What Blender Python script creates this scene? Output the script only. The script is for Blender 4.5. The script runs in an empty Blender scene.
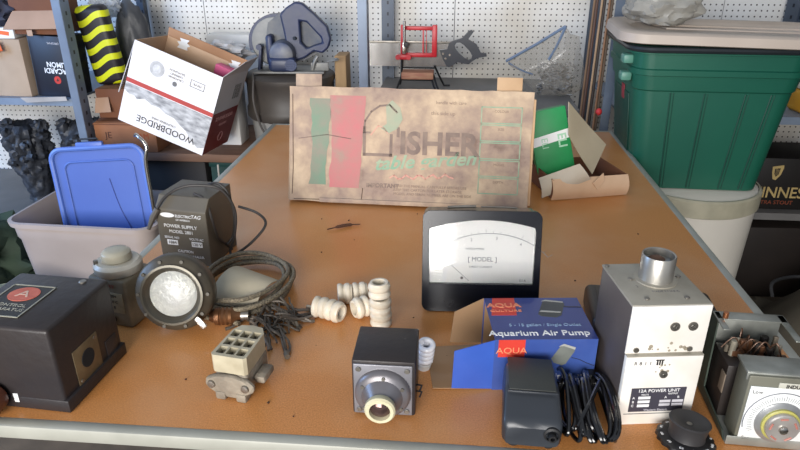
import bpy, bmesh, math, random
from mathutils import Vector, Matrix, Euler, noise
PI = math.pi
C = bpy.context.scene.collection
random.seed(7)

# ------------------------------------------------------------------ camera, world, lights
def s2l(c): return tuple((v/255/12.92 if v/255 <= .04045 else ((v/255+.055)/1.055)**2.4) for v in c)
cam_d = bpy.data.cameras.new('camera'); cam = bpy.data.objects.new('camera', cam_d); C.objects.link(cam)
cam_d.sensor_width = 36; cam_d.lens = 630/800*36; cam_d.clip_start = .02
cam.matrix_world = Matrix(((.9965, -.0342, .0765, 0), (.0838, .4066, -.9097, 0), (0, .9129, .4081, 1.41), (0, 0, 0, 1)))
bpy.context.scene.camera = cam
w = bpy.data.worlds.new('daylight'); bpy.context.scene.world = w; w.use_nodes = True
w.node_tree.nodes['Background'].inputs[0].default_value = (.80, .88, 1, 1)
w.node_tree.nodes['Background'].inputs[1].default_value = .34
def area(name, loc, target, sx, sy, power, col, spread=180):
    d = bpy.data.lights.new(name, 'AREA'); d.shape = 'RECTANGLE'; d.size = sx; d.size_y = sy; d.energy = power; d.color = col; d.spread = math.radians(spread)
    o = bpy.data.objects.new(name, d); C.objects.link(o); o.location = loc
    o.rotation_euler = (Vector(target)-Vector(loc)).to_track_quat('-Z', 'Y').to_euler()
area('garage_door_daylight', (-1.0, -2.4, 1.6), (-.55, 2.4, .95), 2.8, 1.7, 47, (1, .97, .94), 80)
area('side_window_daylight', (-3.4, 1.1, 1.8), (-1.3, 3.1, 1.0), 1.2, 1.2, 52, (.30, .54, 1))
vs = bpy.context.scene.view_settings
vs.view_transform = 'Standard'; vs.look = 'None'; vs.gamma = 1; vs.use_curve_mapping = False; vs.exposure = .35

# ------------------------------------------------------------------ materials
MC = {}
def mat(name, rgb, rough=.6, metal=0, rgb2=None, scale=12, amt=.5, bump=0, bscale=60, coat=0, detail=5, trans=0, alpha=1, emit=0, stretch=None, spec=None):
    if name in MC: return MC[name]
    m = bpy.data.materials.new(name); MC[name] = m; m.use_nodes = True
    nt = m.node_tree; N = nt.nodes; L = nt.links; b = N['Principled BSDF']
    c = s2l(rgb); b.inputs['Base Color'].default_value = (*c, 1)
    b.inputs['Roughness'].default_value = rough; b.inputs['Metallic'].default_value = metal
    if spec is not None: b.inputs['Specular IOR Level'].default_value = spec
    if coat: b.inputs['Coat Weight'].default_value = coat
    if trans: b.inputs['Transmission Weight'].default_value = trans
    if alpha < 1: b.inputs['Alpha'].default_value = alpha
    tc = N.new('ShaderNodeTexCoord'); mp = N.new('ShaderNodeMapping'); L.new(tc.outputs['Object'], mp.inputs[0])
    if stretch: mp.inputs['Scale'].default_value = stretch
    if rgb2 is None: rgb2 = tuple(v*.82 for v in rgb)
    n = N.new('ShaderNodeTexNoise'); n.inputs['Scale'].default_value = scale; n.inputs['Detail'].default_value = detail
    L.new(mp.outputs[0], n.inputs['Vector'])
    r = N.new('ShaderNodeValToRGB'); r.color_ramp.elements[0].position = .5-.25*amt-.12; r.color_ramp.elements[1].position = .5+.3*(1-amt)+.1
    r.color_ramp.elements[0].color = (*s2l(rgb2), 1); r.color_ramp.elements[1].color = (*c, 1)
    L.new(n.outputs[0], r.inputs[0]); L.new(r.outputs[0], b.inputs['Base Color'])
    if bump:
        n2 = N.new('ShaderNodeTexNoise'); n2.inputs['Scale'].default_value = bscale; n2.inputs['Detail'].default_value = 3
        L.new(mp.outputs[0], n2.inputs['Vector'])
        bp = N.new('ShaderNodeBump'); bp.inputs['Strength'].default_value = bump; bp.inputs['Distance'].default_value = .004
        L.new(n2.outputs[0], bp.inputs['Height']); L.new(bp.outputs[0], b.inputs['Normal'])
    return m
def speckle(name, base, dark, pale, fine=420, big=6, rough=.55):
    m = bpy.data.materials.new(name); MC[name] = m; m.use_nodes = True; nt = m.node_tree; N = nt.nodes; L = nt.links; b = N['Principled BSDF']
    tc = N.new('ShaderNodeTexCoord')
    a = N.new('ShaderNodeTexNoise'); a.inputs['Scale'].default_value = fine; a.inputs['Detail'].default_value = 2
    d = N.new('ShaderNodeTexNoise'); d.inputs['Scale'].default_value = big; d.inputs['Detail'].default_value = 6
    L.new(tc.outputs['Object'], a.inputs[0]); L.new(tc.outputs['Object'], d.inputs[0])
    r = N.new('ShaderNodeValToRGB'); r.color_ramp.elements[0].position = .3; r.color_ramp.elements[1].position = .7
    r.color_ramp.elements[0].color = (*s2l(dark), 1); r.color_ramp.elements[1].color = (*s2l(base), 1)
    L.new(a.outputs[0], r.inputs[0])
    r2 = N.new('ShaderNodeValToRGB'); r2.color_ramp.elements[0].position = .42; r2.color_ramp.elements[1].position = .72
    r2.color_ramp.elements[0].color = (0, 0, 0, 1); r2.color_ramp.elements[1].color = (.6, .6, .6, 1)
    L.new(d.outputs[0], r2.inputs[0])
    mx = N.new('ShaderNodeMixRGB'); L.new(r2.outputs[0], mx.inputs[0]); L.new(r.outputs[0], mx.inputs[1]); mx.inputs[2].default_value = (*s2l(pale), 1)
    L.new(mx.outputs[0], b.inputs['Base Color']); b.inputs['Roughness'].default_value = rough
    return m
def pegboard_mat():
    m = bpy.data.materials.new('pegboard'); m.use_nodes = True; nt = m.node_tree; N = nt.nodes; L = nt.links; b = N['Principled BSDF']
    tc = N.new('ShaderNodeTexCoord'); sc = N.new('ShaderNodeVectorMath'); sc.operation = 'SCALE'; sc.inputs['Scale'].default_value = 1/.0254
    L.new(tc.outputs['Object'], sc.inputs[0])
    fr = N.new('ShaderNodeVectorMath'); fr.operation = 'FRACTION'; L.new(sc.outputs[0], fr.inputs[0])
    sx = N.new('ShaderNodeSeparateXYZ'); L.new(fr.outputs[0], sx.inputs[0])
    cb = N.new('ShaderNodeCombineXYZ'); L.new(sx.outputs[0], cb.inputs[0]); L.new(sx.outputs[2], cb.inputs[1])
    ds = N.new('ShaderNodeVectorMath'); ds.operation = 'DISTANCE'; L.new(cb.outputs[0], ds.inputs[0]); ds.inputs[1].default_value = (.5, .5, 0)
    lt = N.new('ShaderNodeMath'); lt.operation = 'LESS_THAN'; lt.inputs[1].default_value = .145; L.new(ds.outputs['Value'], lt.inputs[0])
    n = N.new('ShaderNodeTexNoise'); n.inputs['Scale'].default_value = 2.2; n.inputs['Detail'].default_value = 5; L.new(tc.outputs['Object'], n.inputs[0])
    r = N.new('ShaderNodeValToRGB'); r.color_ramp.elements[0].position = .3; r.color_ramp.elements[1].position = .55
    r.color_ramp.elements[0].color = (*s2l((206, 198, 184)), 1); r.color_ramp.elements[1].color = (*s2l((226, 224, 219)), 1)
    L.new(n.outputs[0], r.inputs[0])
    mx = N.new('ShaderNodeMixRGB'); L.new(lt.outputs[0], mx.inputs[0]); L.new(r.outputs[0], mx.inputs[1]); mx.inputs[2].default_value = (*s2l((62, 54, 50)), 1)
    L.new(mx.outputs[0], b.inputs['Base Color']); b.inputs['Roughness'].default_value = .6
    return m
def stripes_mat():
    m = bpy.data.materials.new('yellow_black_waves'); m.use_nodes = True; nt = m.node_tree; N = nt.nodes; L = nt.links; b = N['Principled BSDF']
    tc = N.new('ShaderNodeTexCoord'); s = N.new('ShaderNodeSeparateXYZ'); L.new(tc.outputs['Object'], s.inputs[0])
    def M(op, a, c):
        q = N.new('ShaderNodeMath'); q.operation = op
        for i, v in enumerate((a, c)):
            if v is None: continue
            if isinstance(v, (int, float)): q.inputs[i].default_value = v
            else: L.new(v, q.inputs[i])
        return q.outputs[0]
    sn = M('SINE', M('MULTIPLY', s.outputs[0], 38), None)
    z = M('ADD', s.outputs[2], M('ADD', M('MULTIPLY', sn, -.012), M('MULTIPLY', s.outputs[0], -.12)))
    f = M('FRACT', M('MULTIPLY', z, 1/.058), None)
    g = M('GREATER_THAN', f, .56)
    mx = N.new('ShaderNodeMixRGB'); L.new(g, mx.inputs[0]); mx.inputs[1].default_value = (*s2l((28, 24, 28)), 1); mx.inputs[2].default_value = (*s2l((208, 214, 20)), 1)
    L.new(mx.outputs[0], b.inputs['Base Color']); b.inputs['Roughness'].default_value = .5
    return m

hardboard = speckle('hardboard_top', (212, 146, 84), (180, 116, 60), (204, 154, 110), rough=.30)
alu = mat('aluminium_trim', (172, 172, 162), .5, .15, (150, 150, 140))
black_paint = mat('black_enamel', (44, 45, 50), .38, 0, (32, 30, 32), 14, bump=.15, bscale=90)
dark_worn = mat('worn_black_paint', (38, 37, 42), .40, 0, (48, 42, 40), 9, .25, bump=.2, spec=.35)
cardboard = mat('cardboard', (172, 132, 98), .85, 0, (150, 110, 80), 5)
card_dark = mat('dark_cardboard', (122, 78, 52), .85, 0, (98, 60, 42), 6)
white_print = mat('white_ink', (232, 232, 230), .6, 0, (222, 222, 222))
black_print = mat('black_ink', (36, 34, 36), .6)
grey_print = mat('grey_ink', (122, 120, 118), .7)
chrome = mat('bright_metal', (200, 198, 192), .25, 1, (170, 166, 160), 30)
steel = mat('dull_steel', (158, 154, 146), .42, .85, (118, 112, 104), 24)
rubber = mat('black_rubber', (26, 26, 28), .5)
blue_plastic = mat('blue_plastic', (78, 106, 178), .42, 0, (68, 94, 166), 3)
post_paint = mat('blue_grey_steel', (128, 142, 160), .45, .2, (104, 114, 130), 7)
post_dark = mat('dark_slate_steel', (84, 94, 108), .5, .2, (66, 74, 86), 7)
hole_dark = mat('dark_hole', (22, 24, 28), .9)

# ------------------------------------------------------------------ mesh helpers
class MB:
    def __init__(s): s.bm = bmesh.new()
    def _xf(s, vs, M):
        if M is not None: bmesh.ops.transform(s.bm, matrix=M, verts=vs)
    def box(s, c, d, M=None, bev=0, seg=2, rot=None):
        r = bmesh.ops.create_cube(s.bm, size=1)['verts']
        bmesh.ops.scale(s.bm, vec=d, verts=r)
        if bev:
            es = {e for v in r for e in v.link_edges}
            g = bmesh.ops.bevel(s.bm, geom=list(es)+r, offset=min(bev, min(d)*.49), segments=seg, affect='EDGES', profile=.5)
            r = list({v for f in g['faces'] for v in f.verts} | {v for v in r if v.is_valid})
        if rot: bmesh.ops.rotate(s.bm, matrix=Euler(rot).to_matrix(), verts=r)
        bmesh.ops.translate(s.bm, vec=c, verts=r); s._xf(r, M); return s
    def lathe(s, prof, M=None, seg=32, c=(0, 0, 0), axis='z', jag=None):
        rings = []; allv = []
        for k, (r, z) in enumerate(prof):
            if r < 1e-6: v = s.bm.verts.new((0, 0, z)); rings.append([v]); allv.append(v)
            else:
                ring = []
                for i in range(seg):
                    rr = r*(1+(jag(i, k) if jag else 0)); ring.append(s.bm.verts.new((rr*math.cos(2*PI*i/seg), rr*math.sin(2*PI*i/seg), z)))
                rings.append(ring); allv += ring
        for a, b in zip(rings, rings[1:]):
            for i in range(seg):
                j = (i+1) % seg
                if len(a) == 1 and len(b) == 1: continue
                if len(a) == 1: s.bm.faces.new((a[0], b[i], b[j]))
                elif len(b) == 1: s.bm.faces.new((a[i], a[j], b[0]))
                else: s.bm.faces.new((a[i], a[j], b[j], b[i]))
        if axis == 'y-': bmesh.ops.rotate(s.bm, matrix=Euler((PI/2, 0, 0)).to_matrix(), verts=allv)   # z -> -y
        if axis == 'x': bmesh.ops.rotate(s.bm, matrix=Euler((0, PI/2, 0)).to_matrix(), verts=allv)
        bmesh.ops.translate(s.bm, vec=c, verts=allv); s._xf(allv, M); return s
    def cyl(s, c, r, h, M=None, axis='z', seg=24, r2=None, bev=0):
        r2 = r if r2 is None else r2
        p = [(0, 0), (r-bev, 0)]+([(r, bev)] if bev else [])+([(r2, h-bev)] if bev else [])+[(r2-bev, h), (0, h)]
        return s.lathe(p, M, seg, c, axis)
    def tube(s, pts, r, seg=8, M=None, closed=False):
        pts = [Vector(p) for p in pts]; n = len(pts); rings = []; up = Vector((0, 0, 1)); allv = []
        prev = None
        for i, p in enumerate(pts):
            if closed: t = pts[(i+1) % n]-pts[i-1]
            else: t = pts[min(i+1, n-1)]-pts[max(i-1, 0)]
            t = t.normalized() if t.length > 1e-9 else Vector((1, 0, 0))
            if prev is None: a = t.cross(up) if abs(t.z) < .95 else t.cross(Vector((1, 0, 0)))
            else: a = prev-t*prev.dot(t)
            a.normalize(); prev = a; b = t.cross(a)
            rr = r[i] if isinstance(r, (list, tuple)) else r
            ring = [s.bm.verts.new(p+a*rr*math.cos(2*PI*k/seg)+b*rr*math.sin(2*PI*k/seg)) for k in range(seg)]
            rings.append(ring); allv += ring
        for i in range(n if closed else n-1):
            A, B = rings[i], rings[(i+1) % n]
            for k in range(seg): s.bm.faces.new((A[k], A[(k+1) % seg], B[(k+1) % seg], B[k]))
        if not closed: s.bm.faces.new(rings[0][::-1]); s.bm.faces.new(rings[-1])
        s._xf(allv, M); return s
    def prism(s, pts, h, M=None, holes=()):
        es = []; vs = []
        for loop in [pts]+list(holes):
            q = [s.bm.verts.new((x, y, 0)) for x, y in loop]; vs += q
            es += [s.bm.edges.new((q[i], q[(i+1) % len(q)])) for i in range(len(q))]
        g = bmesh.ops.triangle_fill(s.bm, edges=es, use_beauty=True, use_dissolve=False)
        fs = [f for f in g['geom'] if isinstance(f, bmesh.types.BMFace)]
        e = bmesh.ops.extrude_face_region(s.bm, geom=fs)
        nv = [v for v in e['geom'] if isinstance(v, bmesh.types.BMVert)]
        bmesh.ops.translate(s.bm, vec=(0, 0, h), verts=nv); s._xf(vs+nv, M); return s
    def sheet(s, fn, nu, nv, th, M=None):
        P = [[Vector(fn(i/nu, j/nv)) for j in range(nv+1)] for i in range(nu+1)]
        def nrm(i, j):
            a = P[min(i+1, nu)][j]-P[max(i-1, 0)][j]; b = P[i][min(j+1, nv)]-P[i][max(j-1, 0)]; n = a.cross(b)
            return n.normalized() if n.length > 0 else Vector((0, 0, 1))
        A = [[s.bm.verts.new(P[i][j]) for j in range(nv+1)] for i in range(nu+1)]
        B = [[s.bm.verts.new(P[i][j]-nrm(i, j)*th) for j in range(nv+1)] for i in range(nu+1)]
        for i in range(nu):
            for j in range(nv):
                s.bm.faces.new((A[i][j], A[i+1][j], A[i+1][j+1], A[i][j+1])); s.bm.faces.new((B[i][j], B[i][j+1], B[i+1][j+1], B[i+1][j]))
        for i in range(nu):
            s.bm.faces.new((A[i][0], B[i][0], B[i+1][0], A[i+1][0])); s.bm.faces.new((A[i][nv], A[i+1][nv], B[i+1][nv], B[i][nv]))
        for j in range(nv):
            s.bm.faces.new((A[0][j], A[0][j+1], B[0][j+1], B[0][j])); s.bm.faces.new((A[nu][j], B[nu][j], B[nu][j+1], A[nu][j+1]))
        s._xf([v for r in A+B for v in r], M); return s
    def quad(s, pts, th, M=None):      # a flat panel through 4 corners
        a, b, c, d = [Vector(p) for p in pts]
        return s.sheet(lambda u, v: (a*(1-u)+b*u)*(1-v)+(d*(1-u)+c*u)*v, 1, 1, th, M)
    def blob(s, c, r, sub=3, amp=.2, freq=3, M=None, seed=0, flat=0):
        v = bmesh.ops.create_icosphere(s.bm, subdivisions=sub, radius=1)['verts']
        for q in v:
            n = q.co.normalized(); k = 1+amp*noise.noise(n*freq+Vector((seed, seed*2.3, 0)))*2+amp*.5*noise.noise(n*freq*2.7+Vector((0, seed, 5)))*2
            q.co = Vector((n.x*r[0]*k, n.y*r[1]*k, n.z*r[2]*k))
            if flat: q.co.z = max(q.co.z, -flat*r[2])
        bmesh.ops.translate(s.bm, vec=c, verts=v); s._xf(v, M); return s
    def done(s, name, m, parent=None, smooth=True, loc=None, rot=None):
        bmesh.ops.recalc_face_normals(s.bm, faces=s.bm.faces)
        me = bpy.data.meshes.new(name)
        if smooth:
            for f in s.bm.faces: f.smooth = True
            for e in s.bm.edges:
                if len(e.link_faces) == 2 and e.calc_face_angle(0) > math.radians(38): e.smooth = False
        s.bm.to_mesh(me); s.bm.free(); me.materials.append(m)
        o = bpy.data.objects.new(name, me); C.objects.link(o)
        if parent: o.parent = parent
        if loc: o.location = loc
        if rot: o.rotation_euler = rot
        return o
def tag(o, label, cat, group=None, kind=None):
    o['label'] = label; o['category'] = cat
    if group: o['group'] = group
    if kind: o['kind'] = kind
    return o
def thing(name, label, cat, loc=(0, 0, 0), rot=(0, 0, 0), group=None):
    o = bpy.data.objects.new(name, None); C.objects.link(o); o.empty_display_size = .05
    o.location = loc; o.rotation_euler = [math.radians(a) for a in rot]
    return tag(o, label, cat, group)
def struct(o): o['kind'] = 'structure'; return o
def text(body, size, m, parent, loc, rot=(PI/2, 0, 0), sx=1, name='lettering', align='CENTER', th=.0003, off=0, shear=0):
    cu = bpy.data.curves.new(name, 'FONT'); cu.body = body; cu.size = size; cu.align_x = align; cu.align_y = 'CENTER'; cu.extrude = th; cu.offset = off; cu.shear = shear; cu.resolution_u = 3
    t = bpy.data.objects.new(name, cu); C.objects.link(t); bpy.context.view_layer.update()
    me = bpy.data.meshes.new_from_object(t.evaluated_get(bpy.context.evaluated_depsgraph_get())); bpy.data.objects.remove(t)
    me.name = name; me.materials.clear(); me.materials.append(m)
    o = bpy.data.objects.new(name, me); C.objects.link(o); o.parent = parent; o.location = loc; o.rotation_euler = rot; o.scale = (sx, 1, 1)
    return o
def dup(root, loc, rot=None, label=None):
    r = root.copy(); C.objects.link(r); r.location = loc
    if rot: r.rotation_euler = [math.radians(a) for a in rot]
    if label: r['label'] = label
    for ch in list(root.children):
        c = ch.copy(); C.objects.link(c); c.parent = r
        for g in ch.children: d = g.copy(); C.objects.link(d); d.parent = c
    return r
def open_box(mb, w, d, h, t, M=None, bottom=True):    # walls of an open carton, origin at bottom centre
    mb.box((0, -d/2+t/2, h/2), (w, t, h), M); mb.box((0, d/2-t/2, h/2), (w, t, h), M)
    mb.box((-w/2+t/2, 0, h/2), (t, d-2*t, h), M); mb.box((w/2-t/2, 0, h/2), (t, d-2*t, h), M)
    if bottom: mb.box((0, 0, t/2), (w-2*t, d-2*t, t), M)
    return mb
TZ = .75

# ------------------------------------------------------------------ the room
struct(MB().box((0, 1.2, -.02), (7, 5, .04)).done('floor', mat('concrete_floor', (112, 96, 78), .8, 0, (78, 66, 52), 9, bump=.3, bscale=40), smooth=False))
wb = MB()
for a, b in ((-3.4, -1.222), (-1.219, -.0055), (-.0025, 1.214), (1.217, 2.3)): wb.box(((a+b)/2, 3.14, 1.2), (b-a, .006, 2.4))
struct(wb.done('wall_back', pegboard_mat(), smooth=False))
struct(MB().box((-.55, 3.17, 1.2), (5.7, .04, 2.4)).done('wall_back_backing', hole_dark, smooth=False))  # plain dark sheet added behind the panels to darken their gaps
struct(MB().box((2.32, 1.6, 1.2), (.04, 3.1, 2.4)).done('wall_right', mat('bare_wood_wall', (70, 60, 52), .9), smooth=False))  # unseen wall, added to block light and keep the right side dark

# ------------------------------------------------------------------ shelving unit along the wall
su = thing('shelving_unit', 'blue-grey perforated steel post shelving unit standing against the pegboard wall', 'shelving', (0, 0, 0))
def slotted(name, rgb, dark, sy):
    m = mat(name, rgb, .45, .2, dark, 7); nt = m.node_tree; N = nt.nodes; L = nt.links; b = N['Principled BSDF']
    src = b.inputs['Base Color'].links[0].from_socket; tc = N.new('ShaderNodeTexCoord'); sp = N.new('ShaderNodeSeparateXYZ'); L.new(tc.outputs['Object'], sp.inputs[0])
    def M(op, *a):
        q = N.new('ShaderNodeMath'); q.operation = op
        for k, v in enumerate(a):
            if isinstance(v, (int, float)): q.inputs[k].default_value = v
            else: L.new(v, q.inputs[k])
        return q.outputs[0]
    fz = M('LESS_THAN', M('FRACT', M('MULTIPLY', sp.outputs[2], 20)), .3)
    a = M('LESS_THAN', M('ABSOLUTE', sp.outputs[0]), .0045 if sy < 0 else -1.0); c = M('LESS_THAN', M('ABSOLUTE', M('SUBTRACT', sp.outputs[1], sy)), .006)
    g = M('MULTIPLY', fz, M('MAXIMUM', a, c)); mx = N.new('ShaderNodeMixRGB'); L.new(g, mx.inputs[0]); L.new(src, mx.inputs[1]); mx.inputs[2].default_value = (*s2l((30, 34, 44)), 1)
    L.new(mx.outputs[0], b.inputs['Base Color']); return m
SP = {True: slotted('slotted_post_blue', (118, 132, 150), (98, 108, 124), .03), False: slotted('slotted_post_slate', (84, 94, 108), (66, 74, 86), -.02)}
def post(x, y, dark=False, w=.034, front=True):
    p = MB(); fd = .06 if front else .04; p.box((0, 0, .9), (w, .003, 1.8)); p.box((w/2, (fd/2 if front else -.02), .9), (.003, fd, 1.8))
    p.done('post', SP[front], su, smooth=False, loc=(x, y, 0))
post(-1.555, 2.47); post(-.352, 2.47); post(.625, 2.60); post(1.75, 2.47)
post(-1.515, 3.1, True, .05, False); post(-.318, 3.1, True, .06, False); post(.635, 3.1, True, .05, False); post(1.50, 3.1, True, .06, False)
# wider dark flange of the left front post
def shelf(x0, x1, z, m=post_paint, y0=2.5, y1=3.12, lip=.03):
    s_ = MB(); s_.box(((x0+x1)/2, (y0+y1)/2, z-.004), (x1-x0, y1-y0, .008)); s_.box(((x0+x1)/2, y0, z-lip/2), (x1-x0, .004, lip))
    return s_.done('shelf_panel', m, su, smooth=False)
shelf_grey = mat('grey_shelf_paint', (124, 122, 120), .55, .1, (104, 102, 100), 6)
shelf(-2.7, -1.58, .815, post_paint); shelf(-2.7, -1.58, .27, shelf_grey); shelf(-.33, .50, .81, shelf_grey); shelf(.66, 1.75, .80, post_paint); shelf(.66, 1.75, .40, shelf_grey)
shelf(-1.53, -.37, .12, shelf_grey)
pl = MB().box((-.95, 2.78, .57), (1.15, .56, .036), bev=.003).done('wooden_shelf', mat('plank_wood', (120, 88, 66), .7, 0, (92, 64, 48), 5, stretch=(1, 6, 6)), su)

# ------------------------------------------------------------------ table
tb = thing('worktable', 'large brown hardboard table with aluminium edge trim holding old electrical parts', 'table', (-.048, 1.556, 0))
hx, hy = .669, .870; TW = .021
MB().box((0, 0, TZ-.012), (2*hx-.04, 2*hy-.04, .0238)).done('tabletop', hardboard, tb, smooth=False)
t = MB()
for sx in (-1, 1): t.box((sx*(hx-TW/2), 0, TZ-.012), (TW, 2*hy, .025), bev=.004)
for sy in (-1, 1): t.box((0, sy*(hy-TW/2), TZ-.012), (2*hx-.03, TW, .025), bev=.004)
t.done('edge_trim', alu, tb)
for sx in (-1, 1):
    for sy in (0, .75): MB().tube([(sx*(hx-.12), sy, TZ-.026), (sx*(hx-.09), sy+.03, 0)], .016).done('leg', steel, tb)
# ------------------------------------------------------------------ things on the table
# black junction box with a hole plate
o = thing('junction_box', 'black metal control box with round red badge on top, at left front corner of table', 'electrical box', (-.648, .806, TZ), (0, 0, -3.8))
M = None
b = MB(); b.box((0, 0, .0745), (.162, .158, .149), bev=.006, seg=3); b.done('housing', dark_worn, o)
MB().box((.003, 0, .012), (.166, .160, .022), bev=.002).done('base_flange', dark_worn, o)
lb = MB().box((-.022, -.008, .1494), (.075, .092, .0008)).done('badge_plate', mat('dark_label', (56, 56, 54), .5, .2, (44, 42, 42), 20), o, smooth=False)
fr = MB()
for sx in (-1, 1): fr.box((-.022+sx*.0365, -.008, .1501), (.0022, .092, .0010))
for sy in (-1, 1): fr.box((-.022, -.008+sy*.045, .1501), (.075, .0022, .0010))
fr.done('badge_border', mat('silver_border', (178, 176, 160), .5, .3), lb, smooth=False)
MB().cyl((0, 0, 0), 1, .0008, seg=40, M=Matrix.Translation((-.022, .010, .1499)) @ Matrix.Diagonal((.025, .021, 1, 1))).done('round_emblem', mat('red_badge', (205, 112, 92), .6, 0, (178, 88, 72), 60), lb)
text('A', .026, mat('badge_mark', (222, 190, 170), .6), lb, (-.022, .010, .1507), (0, 0, 0), 1.3)
for k, s_ in enumerate(('CONTROL', 'APPARATUS')): text(s_, .0105, mat('badge_lettering', (176, 174, 160), .6), lb, (-.022, -.022-k*.012, .1499), (0, 0, 0), 1.1)
MB().cyl((.045, .062, .148), .006, .0035, bev=.001).done('screw', steel, o)
pp = MB().box((.0815, -.012, .052), (.0014, .062, .066), bev=.0004).done('side_plate', mat('worn_brass_plate', (128, 112, 84), .5, .3, (98, 84, 62), 40), o)
MB().cyl((.0818, -.012, .056), .0155, .0014, axis='x', seg=32).done('knockout_hole', hole_dark, pp)
for y_, z_ in ((-.036, .028), (.012, .078)): MB().cyl((.0820, y_, z_), .003, .0018, axis='x', seg=12).done('rivet', steel, pp)
MB().box((.0815, .05, .028), (.0012, .03, .05), bev=.0004).done('side_patch', black_paint, o)
k = MB(); k.lathe([(0, 0), (.013, 0), (.017, .004), (.018, .02), (.015, .026), (0, .027)], axis='y-', c=(0, 0, 0), M=Matrix.Translation((-.032, -.081, .026)) @ Matrix.Scale(1.35, 4)); k.done('knob', mat('brown_bakelite', (104, 62, 44), .35, 0, (80, 44, 32), 20), o)
MB().box((-.002, -.0797, .020), (.008, .0014, .016), bev=.0005).done('white_tag', white_print, o)

# small grey unit with round cap
o = thing('round_capped_relay', 'small grey relay with round metal cap, between black control box and round lamp', 'electrical device', (-.614, 1.0, TZ), (0, 0, -12))
gm = mat('grey_casting', (140, 130, 110), .55, .15, (98, 88, 70), 22, bump=.2)
MB().box((0, 0, .05), (.082, .078, .1), bev=.006, seg=3).done('case', gm, o)
MB().box((0, -.0395, .052), (.062, .0014, .042), bev=.0004).done('nameplate', mat('worn_nameplate', (164, 154, 128), .5, .1, (128, 118, 94), 60), o)
MB().cyl((.0, -.039, .016), .0085, .006, axis='y-', bev=.001).done('terminal_hole', hole_dark, o)
c = MB(); c.lathe([(0, .1), (.040, .1), (.043, .104), (.043, .116), (.038, .122), (0, .122)]); c.done('round_flange', mat('pale_grey_metal', (206, 202, 190), .42, .1, (172, 166, 152), 14), o)
MB().lathe([(0, .122), (.025, .122), (.027, .125), (.026, .137), (.022, .141), (.015, .1425), (0, .143)]).done('cap', mat('pale_cap', (186, 180, 160), .38, .1), o)
MB().cyl((-.026, -.026, .12), .004, .008).done('screw', steel, o)
text('RELAY', .011, mat('red_lettering', (140, 66, 54), .6), o, (0, -.0396, .086), sx=1.15)
for i, s_ in enumerate(('CAT 1204', '115 V 60 C', 'TYPE B')): text(s_, .0085, mat('dim_lettering', (78, 70, 58), .6), o, (0, -.0405, .066-i*.012))

# dark grey power supply with coiled lead
o = thing('power_supply', 'dark grey power supply box with sloped top edge and white printed front', 'power supply', (-.573, 1.275, TZ), (0, 0, -8.6))
gray = mat('hammer_grey_paint', (98, 92, 80), .5, .1, (84, 78, 68), 9)
b = MB(); pr = [(-.06, 0), (.06, 0), (.06, .156), (-.038, .156), (-.06, .130)]
b.prism(pr, .122, M=Matrix(((0, 0, 1, -.061), (1, 0, 0, 0), (0, 1, 0, 0), (0, 0, 0, 1)))); ps = b.done('housing', gray, o, smooth=False)
bv = ps.modifiers.new('bevel', 'BEVEL'); bv.width = .002; bv.segments = 2
yF = -.0606
text('POWER SUPPLY', .0115, white_print, o, (-.004, yF, .092)); text('MODEL 2801', .0105, white_print, o, (-.004, yF, .079))
el = MB(); el.cyl((0, 0, 0), 1, .0006, seg=28, M=Matrix.Translation((-.032, yF, .118)) @ Matrix.Rotation(PI/2, 4, 'X') @ Matrix.Diagonal((.017, .0055, 1, 1))); el.done('logo_oval', white_print, o)
text('ELECTRIC', .009, white_print, o, (.006, yF, .117)); text('TAG', .012, white_print, o, (.036, yF, .118), shear=.3)
text('OF AMERICA', .006, white_print, o, (.004, yF, .108))
for x_, s_, n_ in ((-.029, 'SERIAL NO', '1884'), (.031, 'VOLTS AC', '120 V')):
    text(s_, .0075, white_print, o, (x_, yF, .064))
    MB().box((x_, yF, .052), (.026, .0008, .012)).done('value_plate', white_print, o, smooth=False); text(n_, .010, black_print, o, (x_, yF-.0008, .052))
text('CAUTION', .0085, white_print, o, (0, yF, .032)); text('DO NOT USE IN PARALLEL', .0075, white_print, o, (0, yF, .021)); text('WITH BATTERY', .0075, white_print, o, (0, yF, .011))
wire = mat('dark_grey_lead', (52, 48, 46), .5)
lead = [(-.062, -.064, .118), (-.052, -.062, .134), (-.042, -.048, .152), (-.025, -.03, .165), (0, -.015, .172), (.035, -.005, .172), (.06, .005, .165), (.078, .015, .14), (.088, .02, .1), (.085, .01, .05), (.075, 0, .012), (.088, -.002, .008), (.12, .02, .03), (.145, .05, .065), (.12, .065, .085), (.075, .06, .1)]
def smooth_pts(P, n=6):
    P = [Vector(p) for p in P]; out = []
    for i in range(len(P)-1):
        a, b_, c_, d = P[max(i-1, 0)], P[i], P[i+1], P[min(i+2, len(P)-1)]
        for k_ in range(n):
            t_ = k_/n; out.append(.5*((2*b_)+(c_-a)*t_+(2*a-5*b_+4*c_-d)*t_*t_+(3*b_-a-3*c_+d)*t_**3))
    out.append(P[-1]); return out
w_ = MB(); w_.tube(smooth_pts(lead), .0032); w_.tube(smooth_pts([(.02, -.028, .1605), (.05, -.035, .15), (.0665, -.045, .11), (.067, -.03, .06), (.0665, 0, .03), (.075, .01, .012)]), .003)
w_.tube(smooth_pts([(.02, .02, .16), (.05, .02, .17), (.074, .02, .15), (.084, .02, .1), (.08, .015, .05), (.07, 0, .03)]), .003)
w_.done('lead', wire, o)
MB().tube([(-.074, -.075, .085), (-.064, -.066, .112), (-.052, -.062, .132)], [.004, .0075, .0065]).done('plug', mat('grey_plug', (84, 78, 70), .5), o)

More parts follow.
